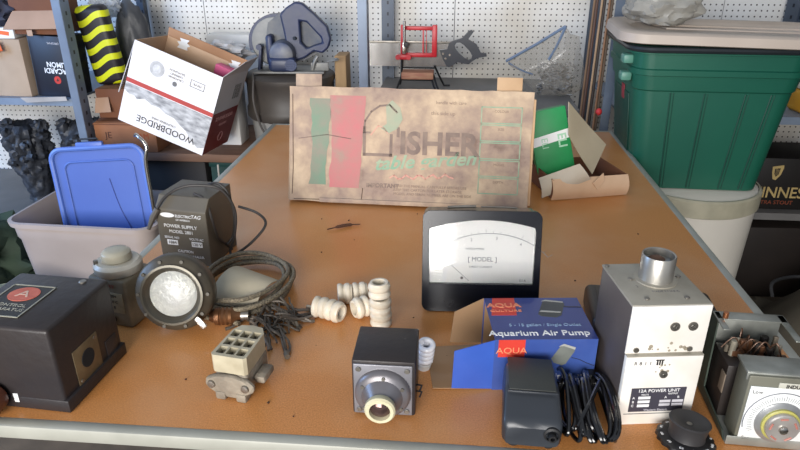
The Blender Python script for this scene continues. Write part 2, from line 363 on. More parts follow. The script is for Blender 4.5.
# round sealed-beam lamp
o = thing('round_lamp', 'round black-rimmed sealed beam lamp with clear faceted lens, in front of power supply', 'lamp', (-.492, .955, TZ+.003), (-14, 0, 6)); o.scale = (1.17, 1.17, 1.17)
rim = mat('aged_black_rim', (78, 72, 60), .42, .2, (54, 49, 42), 30, bump=.15)
MB().lathe([(.036, .018), (.040, .024), (.046, .026), (.050, .022), (.058, .018), (.061, .012), (.061, -.004), (.056, -.012), (.040, -.035), (0, -.045)], axis='y-', c=(0, 0, .064), seg=48).done('housing', rim, o)
for i in range(10):
    a = 2*PI*i/10; MB().cyl((.0535*math.cos(a), -.0195, .064+.0535*math.sin(a)), .0028, .003, axis='y-', seg=10).done('rim_screw', mat('dark_screw_head', (70, 65, 56), .5, .3), o)
MB().lathe([(.0465, .0245), (.048, .028), (.0445, .0285), (.0385, .022)], axis='y-', c=(0, 0, .064), seg=48).done('chrome_ring', mat('worn_ring', (92, 88, 78), .35, .6), o)
rf = MB(); rf.lathe([(.0385, .017), (.03, .008), (.018, -.004), (.006, -.01), (0, -.01)], axis='y-', c=(0, 0, .064), seg=40); rf.done('reflector', mat('reflector', (226, 224, 214), .22, .9, (150, 146, 136), 60, .5, bump=.5, bscale=120), o)
le = MB(); le.lathe([(.0385, .017), (.03, .0225), (.015, .0255), (0, .0265)], axis='y-', c=(0, 0, .064), seg=40)
le.done('lens', mat('lens_glass', (238, 240, 236), .12, 0, (222, 224, 220), 50, trans=.55, bump=.6, bscale=170), o)
MB().box((.042, -.028, .020), (.010, .004, .022), bev=.002, rot=(0, -.7, 0)).done('clip', chrome, o)
MB().tube([(.0, .02, .016), (.0, .045, .014)], .016).done('neck', rim, o)

# brass bulb socket lying behind the lamp
o = thing('bulb_socket', 'brown and brass ribbed bulb socket lying on table right of round lamp', 'socket', (-.412, .985, TZ+.018), (0, 0, 8))
br = mat('tarnished_brass', (134, 96, 64), .35, .7, (92, 60, 42), 30)
MB().lathe([(0, -.03), (.010, -.03), (.013, -.022), (.0165, -.02), (.0175, -.012), (.0155, -.01), (.0175, -.006), (.0155, -.002), (.0175, .002), (.0155, .006), (.0175, .012), (.012, .018), (.008, .028), (0, .028)], axis='x').done('shell', br, o)
MB().lathe([(0, .02), (.007, .02), (.0085, .03), (.0085, .042), (0, .043)], axis='x').done('cable_clamp', steel, o)

# curled beige card
o = MB().sheet(lambda u, v: (-.05+.1*u, -.062*math.cos(.15+v*2.6)*(1-.15*u)+.0, .004+.05*math.sin(.15+v*2.6)*(1-.25*u)), 6, 14, .0012).done('curled_card', mat('beige_card', (190, 178, 152), .75, 0, (168, 156, 130), 14), None)
o.location = (-.398, 1.085, TZ); o.rotation_euler = (0, 0, math.radians(-18)); tag(o, 'curled beige card half-tube lying inside the coiled conduit', 'card')

# coiled flexible conduit
cm = mat('braided_conduit', (158, 146, 120), .6, .1, (84, 76, 64), 260, .2, bump=.9, bscale=320)
P = []
for i in range(230):
    a = -2.6-2*PI*3.85*i/229; r = .020*(.5+.5*math.sin(i*.047))
    P.append(((.085+r)*math.cos(a)*(1+.05*math.sin(i*.13)), (.098+r)*math.sin(a)*(1+.04*math.cos(i*.11))+.004*math.sin(i*.3), .0065+.007*(i/229)*3.9+.006*math.sin(a*.9)**2))
P += [(-.10, -.10, .028), (-.06, -.125, .012), (-.01, -.12, .007), (.03, -.135, .007)]
o = MB().tube(P, .0050, 10).done('flexible_conduit', cm, None); o.location = (-.412, 1.110, TZ+.001); o.scale = (.90, 1, 1); tag(o, 'coiled braided flexible grey conduit beside the round lamp', 'conduit')

# tangle of thin dark wires
dw = mat('dark_wire', (116, 106, 94), .5, .3, (50, 46, 44), 40); rnd = random.Random(3)
o = thing('wire_bundle', 'tangled bundle of short dark wires with crimped ends, right of coiled conduit', 'wires', (-.318, .995, TZ))
wb_ = MB(); tips = MB()
for i in range(44):
    x0, y0 = rnd.uniform(-.05, .02), rnd.uniform(-.04, .06); a = rnd.gauss(-.9, .75); L_ = rnd.uniform(.04, .085)
    p = []; z0 = rnd.uniform(.004, .026)
    for k in range(7):
        s_ = k/6; a += rnd.gauss(0, .25); p.append((x0, y0, max(.003, z0*(1-s_*.7)+.004*math.sin(s_*6+i)))); x0 += math.cos(a)*L_/6; y0 += math.sin(a)*L_/6
    wb_.tube(p, rnd.uniform(.0016, .0030), 6)
    if i % 3 == 0: tips.tube([p[-1], (p[-1][0]+math.cos(a)*.009, p[-1][1]+math.sin(a)*.009, .0035)], .0032, 8)
wb_.tube(smooth_pts([(.0, -.02, .006), (.02, -.05, .006), (.035, -.085, .005), (.045, -.105, .006)]), .0026)
tips.tube([(.043, -.10, .006), (.048, -.112, .006)], .0052, 8)
wb_.done('strands', dw, o); tips.done('crimped_ends', mat('crimp_metal', (120, 112, 100), .5, .6), o)
MB().tube([(.045, .055, .006), (.062, .052, .006)], .004, 8).done('clear_sleeve', mat('clear_sleeve', (190, 182, 166), .2, alpha=.7), o)

# old ceramic topped connector block
o = thing('terminal_block', 'old cast metal connector with nine-cell pale ceramic top, left of the lens box', 'connector', (-.325, .815, TZ), (0, 0, -9)); o.scale = (1.1, 1.12, 1.12)
cast = mat('pitted_cast_metal', (156, 146, 130), .7, .3, (104, 96, 86), 26, .6, bump=.6, bscale=110); cer = mat('aged_ceramic', (184, 176, 152), .5, 0, (150, 140, 116), 30)
MB().box((0, .0, .026), (.050, .070, .034), bev=.006, seg=3).done('body', cast, o)
f = MB(); f.lathe([(0, 0), (.9, 0), (1, .003), (1, .007), (.9, .010), (0, .011)], M=Matrix.Translation((-.002, -.030, .024)) @ Matrix.Rotation(PI/2, 4, 'X') @ Matrix.Diagonal((.036, .019, 1, 1)), seg=36, jag=lambda i, k: .02*math.sin(i*1.7)+.05*math.cos(i*2*PI/18)); f.done('front_flange', cast, o)
for sx in (-1, 1): MB().lathe([(0, 0), (.0055, 0), (.0065, .003), (.0055, .007), (0, .008)], axis='y-', c=(sx*.026-.002, -.036, .025)).done('flange_bolt', steel, o)
for sx in (-1, 1): MB().box((sx*.016, -.033, .007), (.016, .018, .014), bev=.003).done('foot', cast, o)
MB().box((0, -.033, .009), (.02, .012, .010), bev=.002).done('front_rib', cast, o); MB().box((0, .03, .005), (.04, .018, .010), bev=.002).done('rear_foot', cast, o)
MB().box((.034, .0, .024), (.018, .034, .012), bev=.004).done('side_lug', cast, o)
body = MB(); X0, X1, Y0, Y1 = -.027, .027, -.036, .044
out = [(X0, Y0+.004), (X0+.004, Y0), (X1-.004, Y0), (X1, Y0+.004), (X1-.002, Y1-.016), (X1-.010, Y1-.003), (0, Y1), (X0+.010, Y1-.003), (X0+.002, Y1-.016)]
cells = []
for r_ in range(3):
    for c_ in range(3):
        cx_ = -.0155+c_*.0155; cy_ = -.022+r_*.021; cells.append([(cx_-.0062, cy_-.008), (cx_+.0062, cy_-.008), (cx_+.0062, cy_+.008), (cx_-.0062, cy_+.008)])
body.prism(out, .028, M=Matrix.Translation((0, 0, .044)), holes=cells); to = body.done('ceramic_top', cer, o, smooth=False)
bb = MB(); bb.box((0, .003, .0475), (.046, .066, .006)); bb.done('contact_floor', mat('black_bakelite', (46, 42, 38), .5), o, smooth=False)
for q in cells:
    cx_ = (q[0][0]+q[1][0])/2; cy_ = (q[0][1]+q[2][1])/2
    g_ = MB()
    for s_ in (-1, 0, 1): g_.box((cx_+s_*.0036, cy_, .058), (.0014, .012, .016), rot=(0, s_*.1, 0))
    g_.done('contact_spring', steel, o, smooth=False)

# ceramic spool insulators
cw = mat('white_porcelain', (222, 212, 194), .42, 0, (196, 184, 162), 25, .5)
G = 'white ribbed porcelain spool insulators near table centre'
sp0 = MB().lathe([(.0125, 0), (.0175, 0), (.0205, .002), (.0210, .006), (.0200, .009), (.0175, .0115), (.0175, .013), (.0200, .0155), (.0210, .019), (.0205, .0235), (.0180, .026), (.0170, .029), (.0125, .029), (.0125, .027), (.0118, .004), (.0125, 0)], seg=32).done('spool_insulator', cw)
spots = [((-.121, 1.010, TZ), (0, 0, 0), 'white porcelain spool insulator at the bottom of the upright stack'),
         ((-.122, 1.009, TZ+.030), (2, 1, 0), 'white porcelain spool insulator in the middle of the upright stack'),
         ((-.123, 1.010, TZ+.061), (-2, -2, 0), 'white porcelain spool insulator on top of the upright stack, its hollow open'),
         ((-.252, 1.028, TZ+.0212), (0, 90, -12), 'leftmost white porcelain spool insulator, lying on its side'),
         ((-.222, 1.020, TZ+.0212), (0, 90, -26), 'porcelain spool insulator lying with round end toward us, second from left'),
         ((-.216, 1.078, TZ+.0212), (0, 90, 12), 'porcelain spool insulator lying at back left of the loose heap'),
         ((-.186, 1.084, TZ+.0212), (0, 90, 16), 'porcelain spool insulator lying at back of the heap near the stack'),
         ((-.151, 1.040, TZ+.0212), (0, 90, 215), 'porcelain spool insulator lying in front, its open hole facing us')]
for i, (l, r, lab) in enumerate(spots):
    s_ = sp0 if i == 0 else sp0.copy()
    if i: C.objects.link(s_)
    s_.location = l; s_.rotation_euler = [math.radians(a) for a in r]; tag(s_, lab, 'insulator', G)

# black box with projecting lens
o = thing('lens_box', 'black cube box with grey front plate and projecting cream-rimmed glass lens', 'optical device', (-.088, .802, TZ))
MB().box((0, 0, .052), (.095, .092, .098), bev=.003).done('housing', dark_worn, o)
gp = mat('grey_painted_plate', (140, 140, 146), .42, .35, (110, 108, 112), 20)
MB().box((-.001, -.0475, .051), (.088, .003, .090), bev=.008, seg=3).done('front_plate', gp, o)
for sx in (-1, 1):
    for sz in (-1, 1): MB().cyl((-.001+sx*.036, -.049, .051+sz*.037), .0042, .0025, axis='y-', seg=14, bev=.0008).done('plate_screw', steel, o)
MB().lathe([(.042, 0), (.0415, .006), (.037, .011), (.031, .013), (.027, .020), (.022, .028), (.019, .034), (0, .034)], axis='y-', c=(-.001, -.049, .047), seg=44).done('lens_mount', mat('grey_cast_mount', (132, 132, 140), .36, .5, (106, 100, 98), 16), o)
for a in (.5, 1.5, 2.6, -.6, 3.8): MB().cyl((-.001+.034*math.cos(a), -.0605, .047+.034*math.sin(a)), .003, .0022, axis='y-', seg=10).done('mount_screw', steel, o)
MB().lathe([(.0205, .030), (.0225, .034), (.0225, .041), (.020, .044), (.0155, .044), (.0148, .038), (.0148, .030)], axis='y-', c=(-.001, -.049, .047), seg=36).done('cream_collar', mat('cream_collar', (206, 200, 170), .45, 0, (186, 178, 146), 30), o)
MB().lathe([(.0148, .037), (.010, .0405), (.005, .0425), (0, .043)], axis='y-', c=(-.001, -.049, .047), seg=28).done('lens', mat('dark_lens', (118, 92, 86), .06, .6, (60, 52, 52), 40), o)
tm = MB()
for k in range(2): tm.tube([(.047, -.02, .03+k*.012), (.056, -.024, .032+k*.012), (.053, -.03, .026+k*.012)], .0016, 6)
tm.done('side_terminals', rubber, o)

# spiral lamp behind the lens box
P = []
for i in range(90):
    a = i/89*2*PI*4.5; P.append((.0115*math.cos(a), .0115*math.sin(a), .018+.050*i/89))
o = thing('spiral_bulb', 'white spiral fluorescent bulb standing partly behind the black lens box', 'light bulb', (-.034, .882, TZ), (10, 6, 0)); o.scale = (.85, .85, .85)
MB().tube(P, .0058, 10).done('glass_spiral', mat('white_glass_tube', (232, 232, 236), .2, 0, (220, 220, 226)), o)
MB().cyl((0, 0, 0), .0135, .018, r2=.015, bev=.002).done('bulb_base', mat('white_plastic', (214, 212, 208), .5), o)

# large panel meter
o = thing('panel_meter', 'large black-cased panel meter with white dial, leaning back at table centre', 'meter', (.066, 1.075, TZ), (-13.4, 0, 2.9))
gl = mat('glossy_black_case', (24, 26, 33), .2, 0, (18, 19, 24), 12, spec=.3)
W, H = .1135, .2
def rr(x0, x1, z0, z1, r, n=6, top=0):
    P_ = []
    for cx_, cz_, a0 in ((x1-r, z1-r, 0), (x0+r, z1-r, 90), (x0+r, z0+r, 180), (x1-r, z0+r, 270)):
        for k in range(n+1):
            a = math.radians(a0+90*k/n); P_.append((cx_+r*math.cos(a), cz_+r*math.sin(a)))
    return P_
outer = rr(-W, W, 0, H, .016)
win = [(-.099, .056), (.101, .056), (.102, .160)]+[(.100-.2*k/12, .160+.022*math.sin(PI*(.12+.80*k/12))) for k in range(13)]+[(-.101, .155)]
FX = Matrix(((1, 0, 0, 0), (0, 0, -1, 0), (0, 1, 0, 0), (0, 0, 0, 1)))    # xy -> xz, thickness toward -y
MB().prism(outer, .012, M=Matrix.Translation((0, .000, 0)) @ FX, holes=[win]).done('bezel', gl, o, smooth=False).modifiers.new('bevel', 'BEVEL').width = .004
MB().prism(rr(-W+.003, W-.003, .003, H-.003, .014), .052, M=Matrix.Translation((0, .052, 0)) @ FX).done('case', gl, o, smooth=False)
face = MB().prism([(x*1.0, z) for x, z in win], .001, M=Matrix.Translation((0, -.0008, 0)) @ FX).done('dial_face', mat('dial_white', (230, 230, 228), .5, 0, (226, 226, 222), 7, .2), o, smooth=False)
# scale arc, needle, lettering
pv = Vector((.02, -.0022, .045)); a_ = MB(); tk = MB()
def AP(a, r): return (pv.x-.004+r*math.cos(a)*1.18, pv.y, pv.z+r*math.sin(a)*.93)
for i in range(40):
    a0, a1 = math.radians(150-i*60/40*1.9), math.radians(150-(i+1)*60/40*1.9)
    a_.tube([AP(a0, .118), AP(a1, .118)], .0005, 4)
for i in range(21):
    a0 = math.radians(150-i*5.7); tk.tube([AP(a0, .118), AP(a0, .123 if i % 5 else .127)], .0003, 4)
gp_ = mat('faint_dial_ink', (132, 136, 142), .7)
a_.done('scale_arc', gp_, face); tk.done('scale_ticks', gp_, face)
for i, s_ in enumerate(('0', '1', '2', '3', '4', '5')): q = AP(math.radians(150-i*22), .108); text(s_, .008, gp_, face, q)
nd = MB(); nd.tube([(-.022, -.003, .060), (-.086, -.003, .118)], .00035, 4); nd.tube([(-.08, -.003, .1125), (-.09, -.003, .1215)], [.0005, .0002], 4); nd.done('needle', mat('needle_grey', (90, 92, 98), .6), face)
MB().cyl((-.082, -.0025, .122), .006, .0006, axis='y-').done('dial_spot', mat('dial_spot', (120, 120, 118), .7), face)
text('[ MODEL ]', .0125, mat('mid_dial_ink', (104, 108, 116), .7), face, (.003, -.0022, .103)); text('MICROAMPERES', .005, gp_, face, (-.012, -.0022, .124)); text('DIRECT CURRENT', .0055, gp_, face, (.0, -.0022, .088))
text('0.1 A', .006, grey_print, face, (.082, -.0022, .062)); MB().cyl((-.036, -.0025, .066), .0028, .0008, axis='y-').done('zero_screw', grey_print, face)
MB().prism(win, .0012, M=Matrix.Translation((0, -.005, 0)) @ FX).done('glass', mat('meter_glass', (250, 250, 250), .06, 0, (250, 250, 250), trans=1), o, smooth=False)
cp = MB(); cp.tube([(-.065, .02, H+.001), (-.03, .02, H+.003), (-.01, .02, H+.003)], .003, 8); cp.tube([(.0, .025, H+.002), (.05, .022, H+.002), (.07, .025, H)], .0018, 8); cp.done('top_clip', steel, o)

# aquarium air pump carton
o = thing('pump_carton', 'blue and red printed aquarium air pump carton with open cardboard flaps', 'carton', (.153, .903, TZ), (0, 0, 5.7))
bl = mat('blue_print', (66, 92, 158), .28, 0, (50, 70, 134), 10, .3, coat=.3); kr = mat('carton_brown', (160, 128, 96), .85, 0, (142, 112, 82), 10)
w2, d2, h2, t2 = .081, .063, .096, .0012
MB().box((0, -d2+t2/2, h2/2), (.162, t2, h2)).done('front_panel', bl, o, smooth=False)
MB().box((0, d2-t2/2, h2/2), (.162, t2, h2)).done('back_panel', bl, o, smooth=False)
MB().box((0, 0, h2-t2/2), (.162, 2*d2-2*t2, t2)).done('top_panel', mat('navy_print', (50, 66, 132), .28, 0, (38, 52, 114), 9, .3, coat=.3), o, smooth=False)
MB().box((0, 0, t2/2), (.162, 2*d2-2*t2, t2)).done('bottom_panel', kr, o, smooth=False)
MB().box((w2-t2/2, 0, h2/2), (t2, 2*d2-2*t2, h2-2*t2)).done('end_panel', bl, o, smooth=False)
li = MB(); li.box((0, -d2+t2*1.3, h2/2), (.158, .0005, h2-.004)); li.box((0, d2-t2*1.3, h2/2), (.158, .0005, h2-.004)); li.done('inner_liner', kr, o, smooth=False)
f = MB(); f.quad([(-w2, -d2, .002), (-w2, -d2, h2-.001), (-w2-.064, -d2-.012, h2-.012), (-w2-.066, -d2-.010, .012)], .0012); f.done('front_flap', mat('bright_blue_flap', (60, 96, 184), .35, 0, (50, 82, 166), 12, coat=.2), o, smooth=False)
f = MB(); f.quad([(-w2, d2, .004), (-w2, d2, h2), (-w2-.052, d2-.018, h2-.016), (-w2-.058, d2-.018, .018)], .0012); f.done('back_flap', kr, o, smooth=False)
f = MB(); f.quad([(-w2, -d2+.002, .002), (-w2, d2-.002, .002), (-w2-.100, d2-.010, .003), (-w2-.095, -d2+.002, .003)], .0012); f.done('bottom_flap', kr, o, smooth=False)
red = mat('red_print', (204, 66, 54), .35, 0, (190, 56, 46), 14)
MB().prism([(-.076, h2*0+.008), (-.034, .008), (-.029, .0625), (-.067, .0625)], .0005, M=Matrix.Translation((0, 0, h2))).done('red_logo_block', red, o, smooth=False)
MB().box((-.054, -d2-.0003, h2-.016), (.042, .0006, .032)).done('red_front_block', red, o, smooth=False)
text('AQUA', .0175, mat('orange_foil', (240, 150, 110), .4), o, (-.051, .038, h2+.0008), (0, 0, 0), 1.15, off=.0004)
text('CULTURE', .0085, mat('orange_foil', (240, 150, 110)), o, (-.050, .021, h2+.0008), (0, 0, 0), 1.45)
text('Aquarium Air Pump', .0195, white_print, o, (-.008, -.0455, h2+.0004), (0, 0, 0), 1.02, off=.0002)
text('5 - 15 gallon / Single Outlet', .0105, mat('pale_blue_ink', (150, 176, 206), .5), o, (.006, -.022, h2+.0004), (0, 0, 0), 1.0)
text('AQUA', .0155, mat('orange_foil', (240, 150, 110)), o, (-.054, -d2-.0008, h2-.020), sx=1.1)
text('Aquarium Air Pump', .015, white_print, o, (.006, -d2-.0004, .026))
pg = mat('printed_pump_grey', (82, 84, 84), .4, 0, (56, 58, 60), 18); pw = mat('printed_pump_highlight', (176, 176, 170), .4)
MB().prism([(-.004, .010), (.012, .050), (.018, .055), (.046, .048), (.048, .042), (.034, .006), (.024, .000), (.0, .004)], .0005, M=Matrix.Translation((.006, 0, h2))).done('printed_pump', pg, o, smooth=False)
MB().prism([(.010, .051), (.018, .056), (.047, .049), (.046, .046), (.018, .052)], .0004, M=Matrix.Translation((.006, 0, h2+.0005))).done('printed_pump_edge', pw, o, smooth=False)
MB().prism([(.0, .018), (.004, .022), (.036, .017), (.034, .014)], .0004, M=Matrix.Translation((.006, 0, h2+.0005))).done('printed_pump_edge', pw, o, smooth=False)
FM = Matrix.Translation((0, -d2, 0)) @ FX
MB().prism([(.010, .060), (.022, .082), (.030, .086), (.046, .080), (.046, .074), (.034, .050), (.028, .047), (.014, .053)], .0005, M=FM).done('printed_front_pump', mat('printed_pump_pale', (120, 124, 118), .4, 0, (92, 96, 94), 18), o, smooth=False)
MB().prism([(.020, .083), (.028, .088), (.047, .081), (.046, .077), (.028, .084)], .0008, M=FM).done('printed_pump_edge', pw, o, smooth=False)
cb_ = MB(); cb_.tube(smooth_pts([(.042, -d2-.0004, .062), (.055, -d2-.0004, .058), (.066, -d2-.0004, .052), (.080, -d2-.0004, .046)]), .0005, 6); cb_.tube(smooth_pts([(.050, .034, h2+.0004), (.060, .032, h2+.0004), (.070, .032, h2+.0004), (.080, .031, h2+.0004)]), .0008, 6); cb_.done('printed_cord', black_print, o)

# black aquarium air pump
o = thing('air_pump', 'black plastic aquarium air pump lying in front of the blue carton', 'air pump', (.130, .764, TZ+.0078), (0, 0, -2)); o.scale = (1.12, 1.10, 1.12)
gb = mat('satin_black_plastic', (48, 52, 58), .34, 0, (42, 45, 50), 8)
nu, nv = 14, 20
def hgt_(v):
    if v < .10: return .028+.010*math.sin(v/.10*PI/2)
    if v < .42: return .038+.021*((v-.10)/.32)
    return .059-.002*((v-.42)/.58)
b = MB(); vs_ = []
def wid(v): return .038*(1-.10*v)*(1-(max(0, v-.82)/.18)**2.6*.55)*(1-(max(0, .08-v)/.08)**2*.12)
rows = []
for j in range(nv+1):
    v = j/nv; y = -.056+.112*v; ww = wid(v); h_ = hgt_(v)*(1-(max(0, v-.9)/.1)**2*.35); row = []
    for k in range(24):
        a = 2*PI*k/24; ca, sa = math.cos(a), math.sin(a); e = .32
        row.append(b.bm.verts.new((ww*abs(ca)**e*(1 if ca > 0 else -1), y, h_/2+h_/2*abs(sa)**e*(1 if sa > 0 else -1))))
    rows.append(row)
for j in range(nv):
    for k in range(24): b.bm.faces.new((rows[j][k], rows[j][(k+1) % 24], rows[j+1][(k+1) % 24], rows[j+1][k]))
b.bm.faces.new(rows[0][::-1]); b.bm.faces.new(rows[-1]); b.done('shell', gb, o)
MB().box((0, .016, .0585), (.060, .070, .0016), bev=.0007).done('top_panel', mat('matte_black_panel', (58, 60, 56), .55, 0, (48, 50, 48), 12), o)
MB().box((0, -.0215, .0572), (.064, .003, .003), bev=.001).done('panel_ridge', gb, o)
for sx in (-1, 1): MB().cyl((sx*.022, -.044, -.007), .0075, .0105, bev=.001).done('rubber_foot', rubber, o)
for sx in (-1, 1): MB().cyl((sx*.022, .040, -.007), .0075, .0105, bev=.001).done('rubber_foot', rubber, o)
nz = MB(); nz.lathe([(.0, 0), (.0105, 0), (.0105, .003), (.0075, .004), (.0075, .006)], axis='y-', c=(.024, -.0545, .021)); nz.lathe([(.0028, .004), (.0055, .004), (.0050, .011), (.0028, .011), (.0028, .004)], axis='y-', c=(.024, -.0545, .021)); nz.done('air_outlet', rubber, o)

# coiled power cord
o = thing('coiled_cable', 'glossy black power cord coiled upright between air pump and silver power unit', 'cord', (.212, .780, TZ))
cd = mat('glossy_black_cord', (18, 18, 20), .18, 0, (14, 14, 16), coat=.5); b = MB(); rnd = random.Random(5)
for i in range(11):
    cx_ = -.034+.0066*i+rnd.uniform(-.002, .002); lean = rnd.uniform(-.012, .014); Ly = .070+rnd.uniform(-.014, .008); hz = .018+rnd.uniform(-.002, .006)
    P = []
    for k in range(40):
        a = 2*PI*k/40; P.append((cx_+lean*math.sin(a)+.002*math.sin(2*a+i), Ly*math.cos(a)*.95-.003*i*.3, hz+.0035+hz*math.sin(a)*(1+.35*math.cos(a))))
    b.tube(P, .0034, 8, closed=True); b.tube([(x+.0045, y, z*.96+.001) for x, y, z in P], .0030, 8, closed=True) if i % 2 else None
b.tube(smooth_pts([(-.02, -.060, .032), (.0, -.03, .046), (.02, .01, .050), (.036, .045, .042), (.040, .06, .020)]), .0034)
b.tube(smooth_pts([(-.034, .045, .028), (-.044, .03, .016), (-.043, .045, .006), (-.03, .062, .005)]), .003)
b.done('cord_loops', cd, o)
MB().box((.022, .062, .030), (.014, .020, .018), bev=.003).done('plug', rubber, o)
# silver 12 A power unit
o = thing('power_unit', 'silver metal power unit with steel cylinder on top and stepped white front', 'power unit', (.306, .843, TZ), (0, 0, 7.7))
wh = mat('off_white_enamel', (236, 233, 228), .4, .05, (216, 210, 198), 16, .3); tp = mat('scuffed_grey_top', (176, 170, 156), .45, .35, (146, 140, 126), 18)
MB().box((.0, .0, .1), (.112, .122, .2), bev=.0015).done('side_housing', mat('shaded_side_grey', (92, 84, 80), .5, .2, (66, 60, 60), 10), o)  # silver body coloured dark to stand in for its shaded left side
MB().box((0, 0, .2008), (.114, .124, .0036), bev=.001).done('top_plate', tp, o)
MB().box((0, -.0625, .1625), (.114, .003, .078), bev=.001).done('upper_front', wh, o)
MB().box((0, -.066, .061), (.112, .010, .122), bev=.0012).done('lower_front', wh, o)
MB().box((0, -.0665, .1230), (.112, .009, .0018), bev=.0005).done('ledge', tp, o)
c = MB(); c.lathe([(.0245, 0), (.0245, .040), (.0235, .0415), (.0215, .0405), (.0215, .030), (0, .030)], c=(.006, .012, .2025), seg=40); c.done('cylinder', mat('zinc_cylinder', (188, 186, 180), .34, .75, (140, 136, 128), 18), o)
MB().lathe([(0, 0), (.010, 0), (.012, .003), (.006, .007), (0, .007)], c=(.004, .014, .2325)).done('inner_core', mat('rusty_core', (104, 74, 56), .7), o)
MB().lathe([(.0245, 0), (.031, 0), (.031, .0018), (.0245, .0024)], c=(.006, .012, .2025), seg=36).done('flange', tp, o)
sc_ = MB()
for x_, y_ in ((-.032, .012), (.043, .016), (-.030, -.045), (.028, -.045), (-.052, .055), (.05, .055)): sc_.cyl((x_, y_, .2022), .0038, .0026, seg=12, bev=.0008)
sc_.done('top_screws', steel, o)
text('2', .007, grey_print, o, (-.03, -.010, .2028), (0, 0, 0)); text('MADE IN U.S.A.', .006, grey_print, o, (.006, -.026, .2028), (0, 0, 0))
for x_ in (.008, .034):
    q = MB(); q.lathe([(.0035, 0), (.0068, 0), (.0068, .002), (.0035, .0022)], axis='y-', c=(x_, -.064, .168)); q.box((x_, -.0655, .168), (.0022, .002, .012), rot=(0, .7, 0)); q.done('slotted_screw', mat('dark_screw', (118, 114, 106), .4, .6), o)
q = MB(); q.lathe([(.002, 0), (.0058, 0), (.0058, .003), (.002, .0032)], axis='y-', c=(.001, -.071, .092)); q.done('front_socket', mat('dark_screw', (84, 82, 78)), o)
q = MB(); q.cyl((-.042, -.064, .130), .004, .002, axis='y-'); q.cyl((.036, -.064, .130), .004, .002, axis='y-'); q.done('front_screws', steel, o)
st = mat('brown_scuff', (160, 150, 132), .6, 0, (140, 130, 112), 40); rnd = random.Random(9); q = MB()
for i in range(16): x_, z_ = rnd.uniform(-.03, .045), rnd.uniform(.127, .141); q.cyl((x_, -.0639, z_), rnd.uniform(.001, .0035), .0003, axis='y-', seg=7)
for i in range(9): x_, z_ = rnd.uniform(-.015, .008), rnd.uniform(.096, .108); q.cyl((x_, -.0709, z_), rnd.uniform(.001, .0035), .0003, axis='y-', seg=7)
q.done('scuff_marks', st, o)
yl = -.0712
for i, s_ in enumerate(('R', '8', '1', '1')): text(s_, .008, black_print, o, (-.042+i*.0072, yl, .111))
q = MB()
for i in range(3): q.box((-.0105+i*.0035, yl, .112), (.0022, .0006, .008))
q.box((-.007, yl, .1165), (.012, .0006, .0016)); q.done('maker_mark', black_print, o, smooth=False)
MB().box((.000, yl, .046), (.082, .0006, .043)).done('spec_panel', mat('dark_spec_panel', (66, 64, 74), .45, 0, (56, 54, 64), 12), o, smooth=False)
text('12A POWER UNIT', .0078, white_print, o, (0, yl-.0006, .0625))
text('VOLTS', .0038, white_print, o, (-.020, yl-.0006, .0555)); text('OUTPUT', .0038, white_print, o, (.022, yl-.0006, .0565))
for i in range(3):
    z_ = .050-i*.0072; text('ABC'[i], .0055, white_print, o, (-.036, yl-.0006, z_)); MB().box((-.020, yl-.0004, z_), (.018, .0005, .0048)).done('value_box', white_print, o, smooth=False)
for i in range(2):
    for x_ in (.012, .031): MB().box((x_, yl-.0004, .043-i*.0065), (.0165, .0005, .0045)).done('value_box', mat('pale_box', (206, 204, 210), .5), o, smooth=False)
text('A', .0055, white_print, o, (.012, yl-.0006, .050)); text('B', .0055, white_print, o, (.031, yl-.0006, .050))
text('Western Electric', .0052, mat('pale_box', (206, 204, 210)), o, (0, yl-.0006, .0275))
MB().box((0, yl, .0205), (.094, .0006, .0014)).done('rule_line', grey_print, o, smooth=False)

# dark bakelite block behind
o = thing('bakelite_case', 'flat dark brown bakelite case lying on table behind the silver power unit', 'case', (.384, 1.045, TZ), (0, 0, -4))
dk = mat('dark_bakelite', (48, 38, 36), .38, 0, (34, 27, 26), 8)
MB().box((0, 0, .024), (.232, .135, .048), bev=.012, seg=4).done('body', dk, o)
MB().box((0, 0, .049), (.196, .10, .003), bev=.0012).done('lid_panel', dk, o)
MB().box((-.104, -.0665, .022), (.012, .003, .016), bev=.001).done('latch', steel, o)

# round dial knob in front
o = thing('instrument_dial', 'large round black instrument knob with toothed numbered skirt, at front table edge', 'knob', (.350, .733, TZ), (-6, 4, 0))
bk = mat('black_knob', (30, 29, 30), .42, 0, (24, 23, 24), 20)
MB().lathe([(0, .0), (.036, .0), (.041, .003), (.0405, .008), (.032, .012), (0, .012)], seg=72, jag=lambda i, k: -.045 if (i//2) % 2 and k in (1, 2, 3) else 0, c=(0, 0, .003)).done('skirt', bk, o)
MB().lathe([(0, .012), (.026, .012), (.0245, .020), (.0265, .034), (.0285, .040), (.0270, .0415), (.020, .0395), (.008, .035), (.004, .035), (.004, .031), (0, .031)], seg=48).done('grip', mat('knob_grip', (52, 50, 50), .5, 0, (42, 40, 41), 14), o)
MB().cyl((0, 0, .0335), .004, .0025, bev=.0005).done('shaft_screw', steel, o)
for i in range(12):
    a = 2*PI*i/12; text(str(i*10), .0062, white_print, o, (.0345*math.cos(a), .0345*math.sin(a), .0144), (math.radians(0), 0, a+PI/2), name='number')

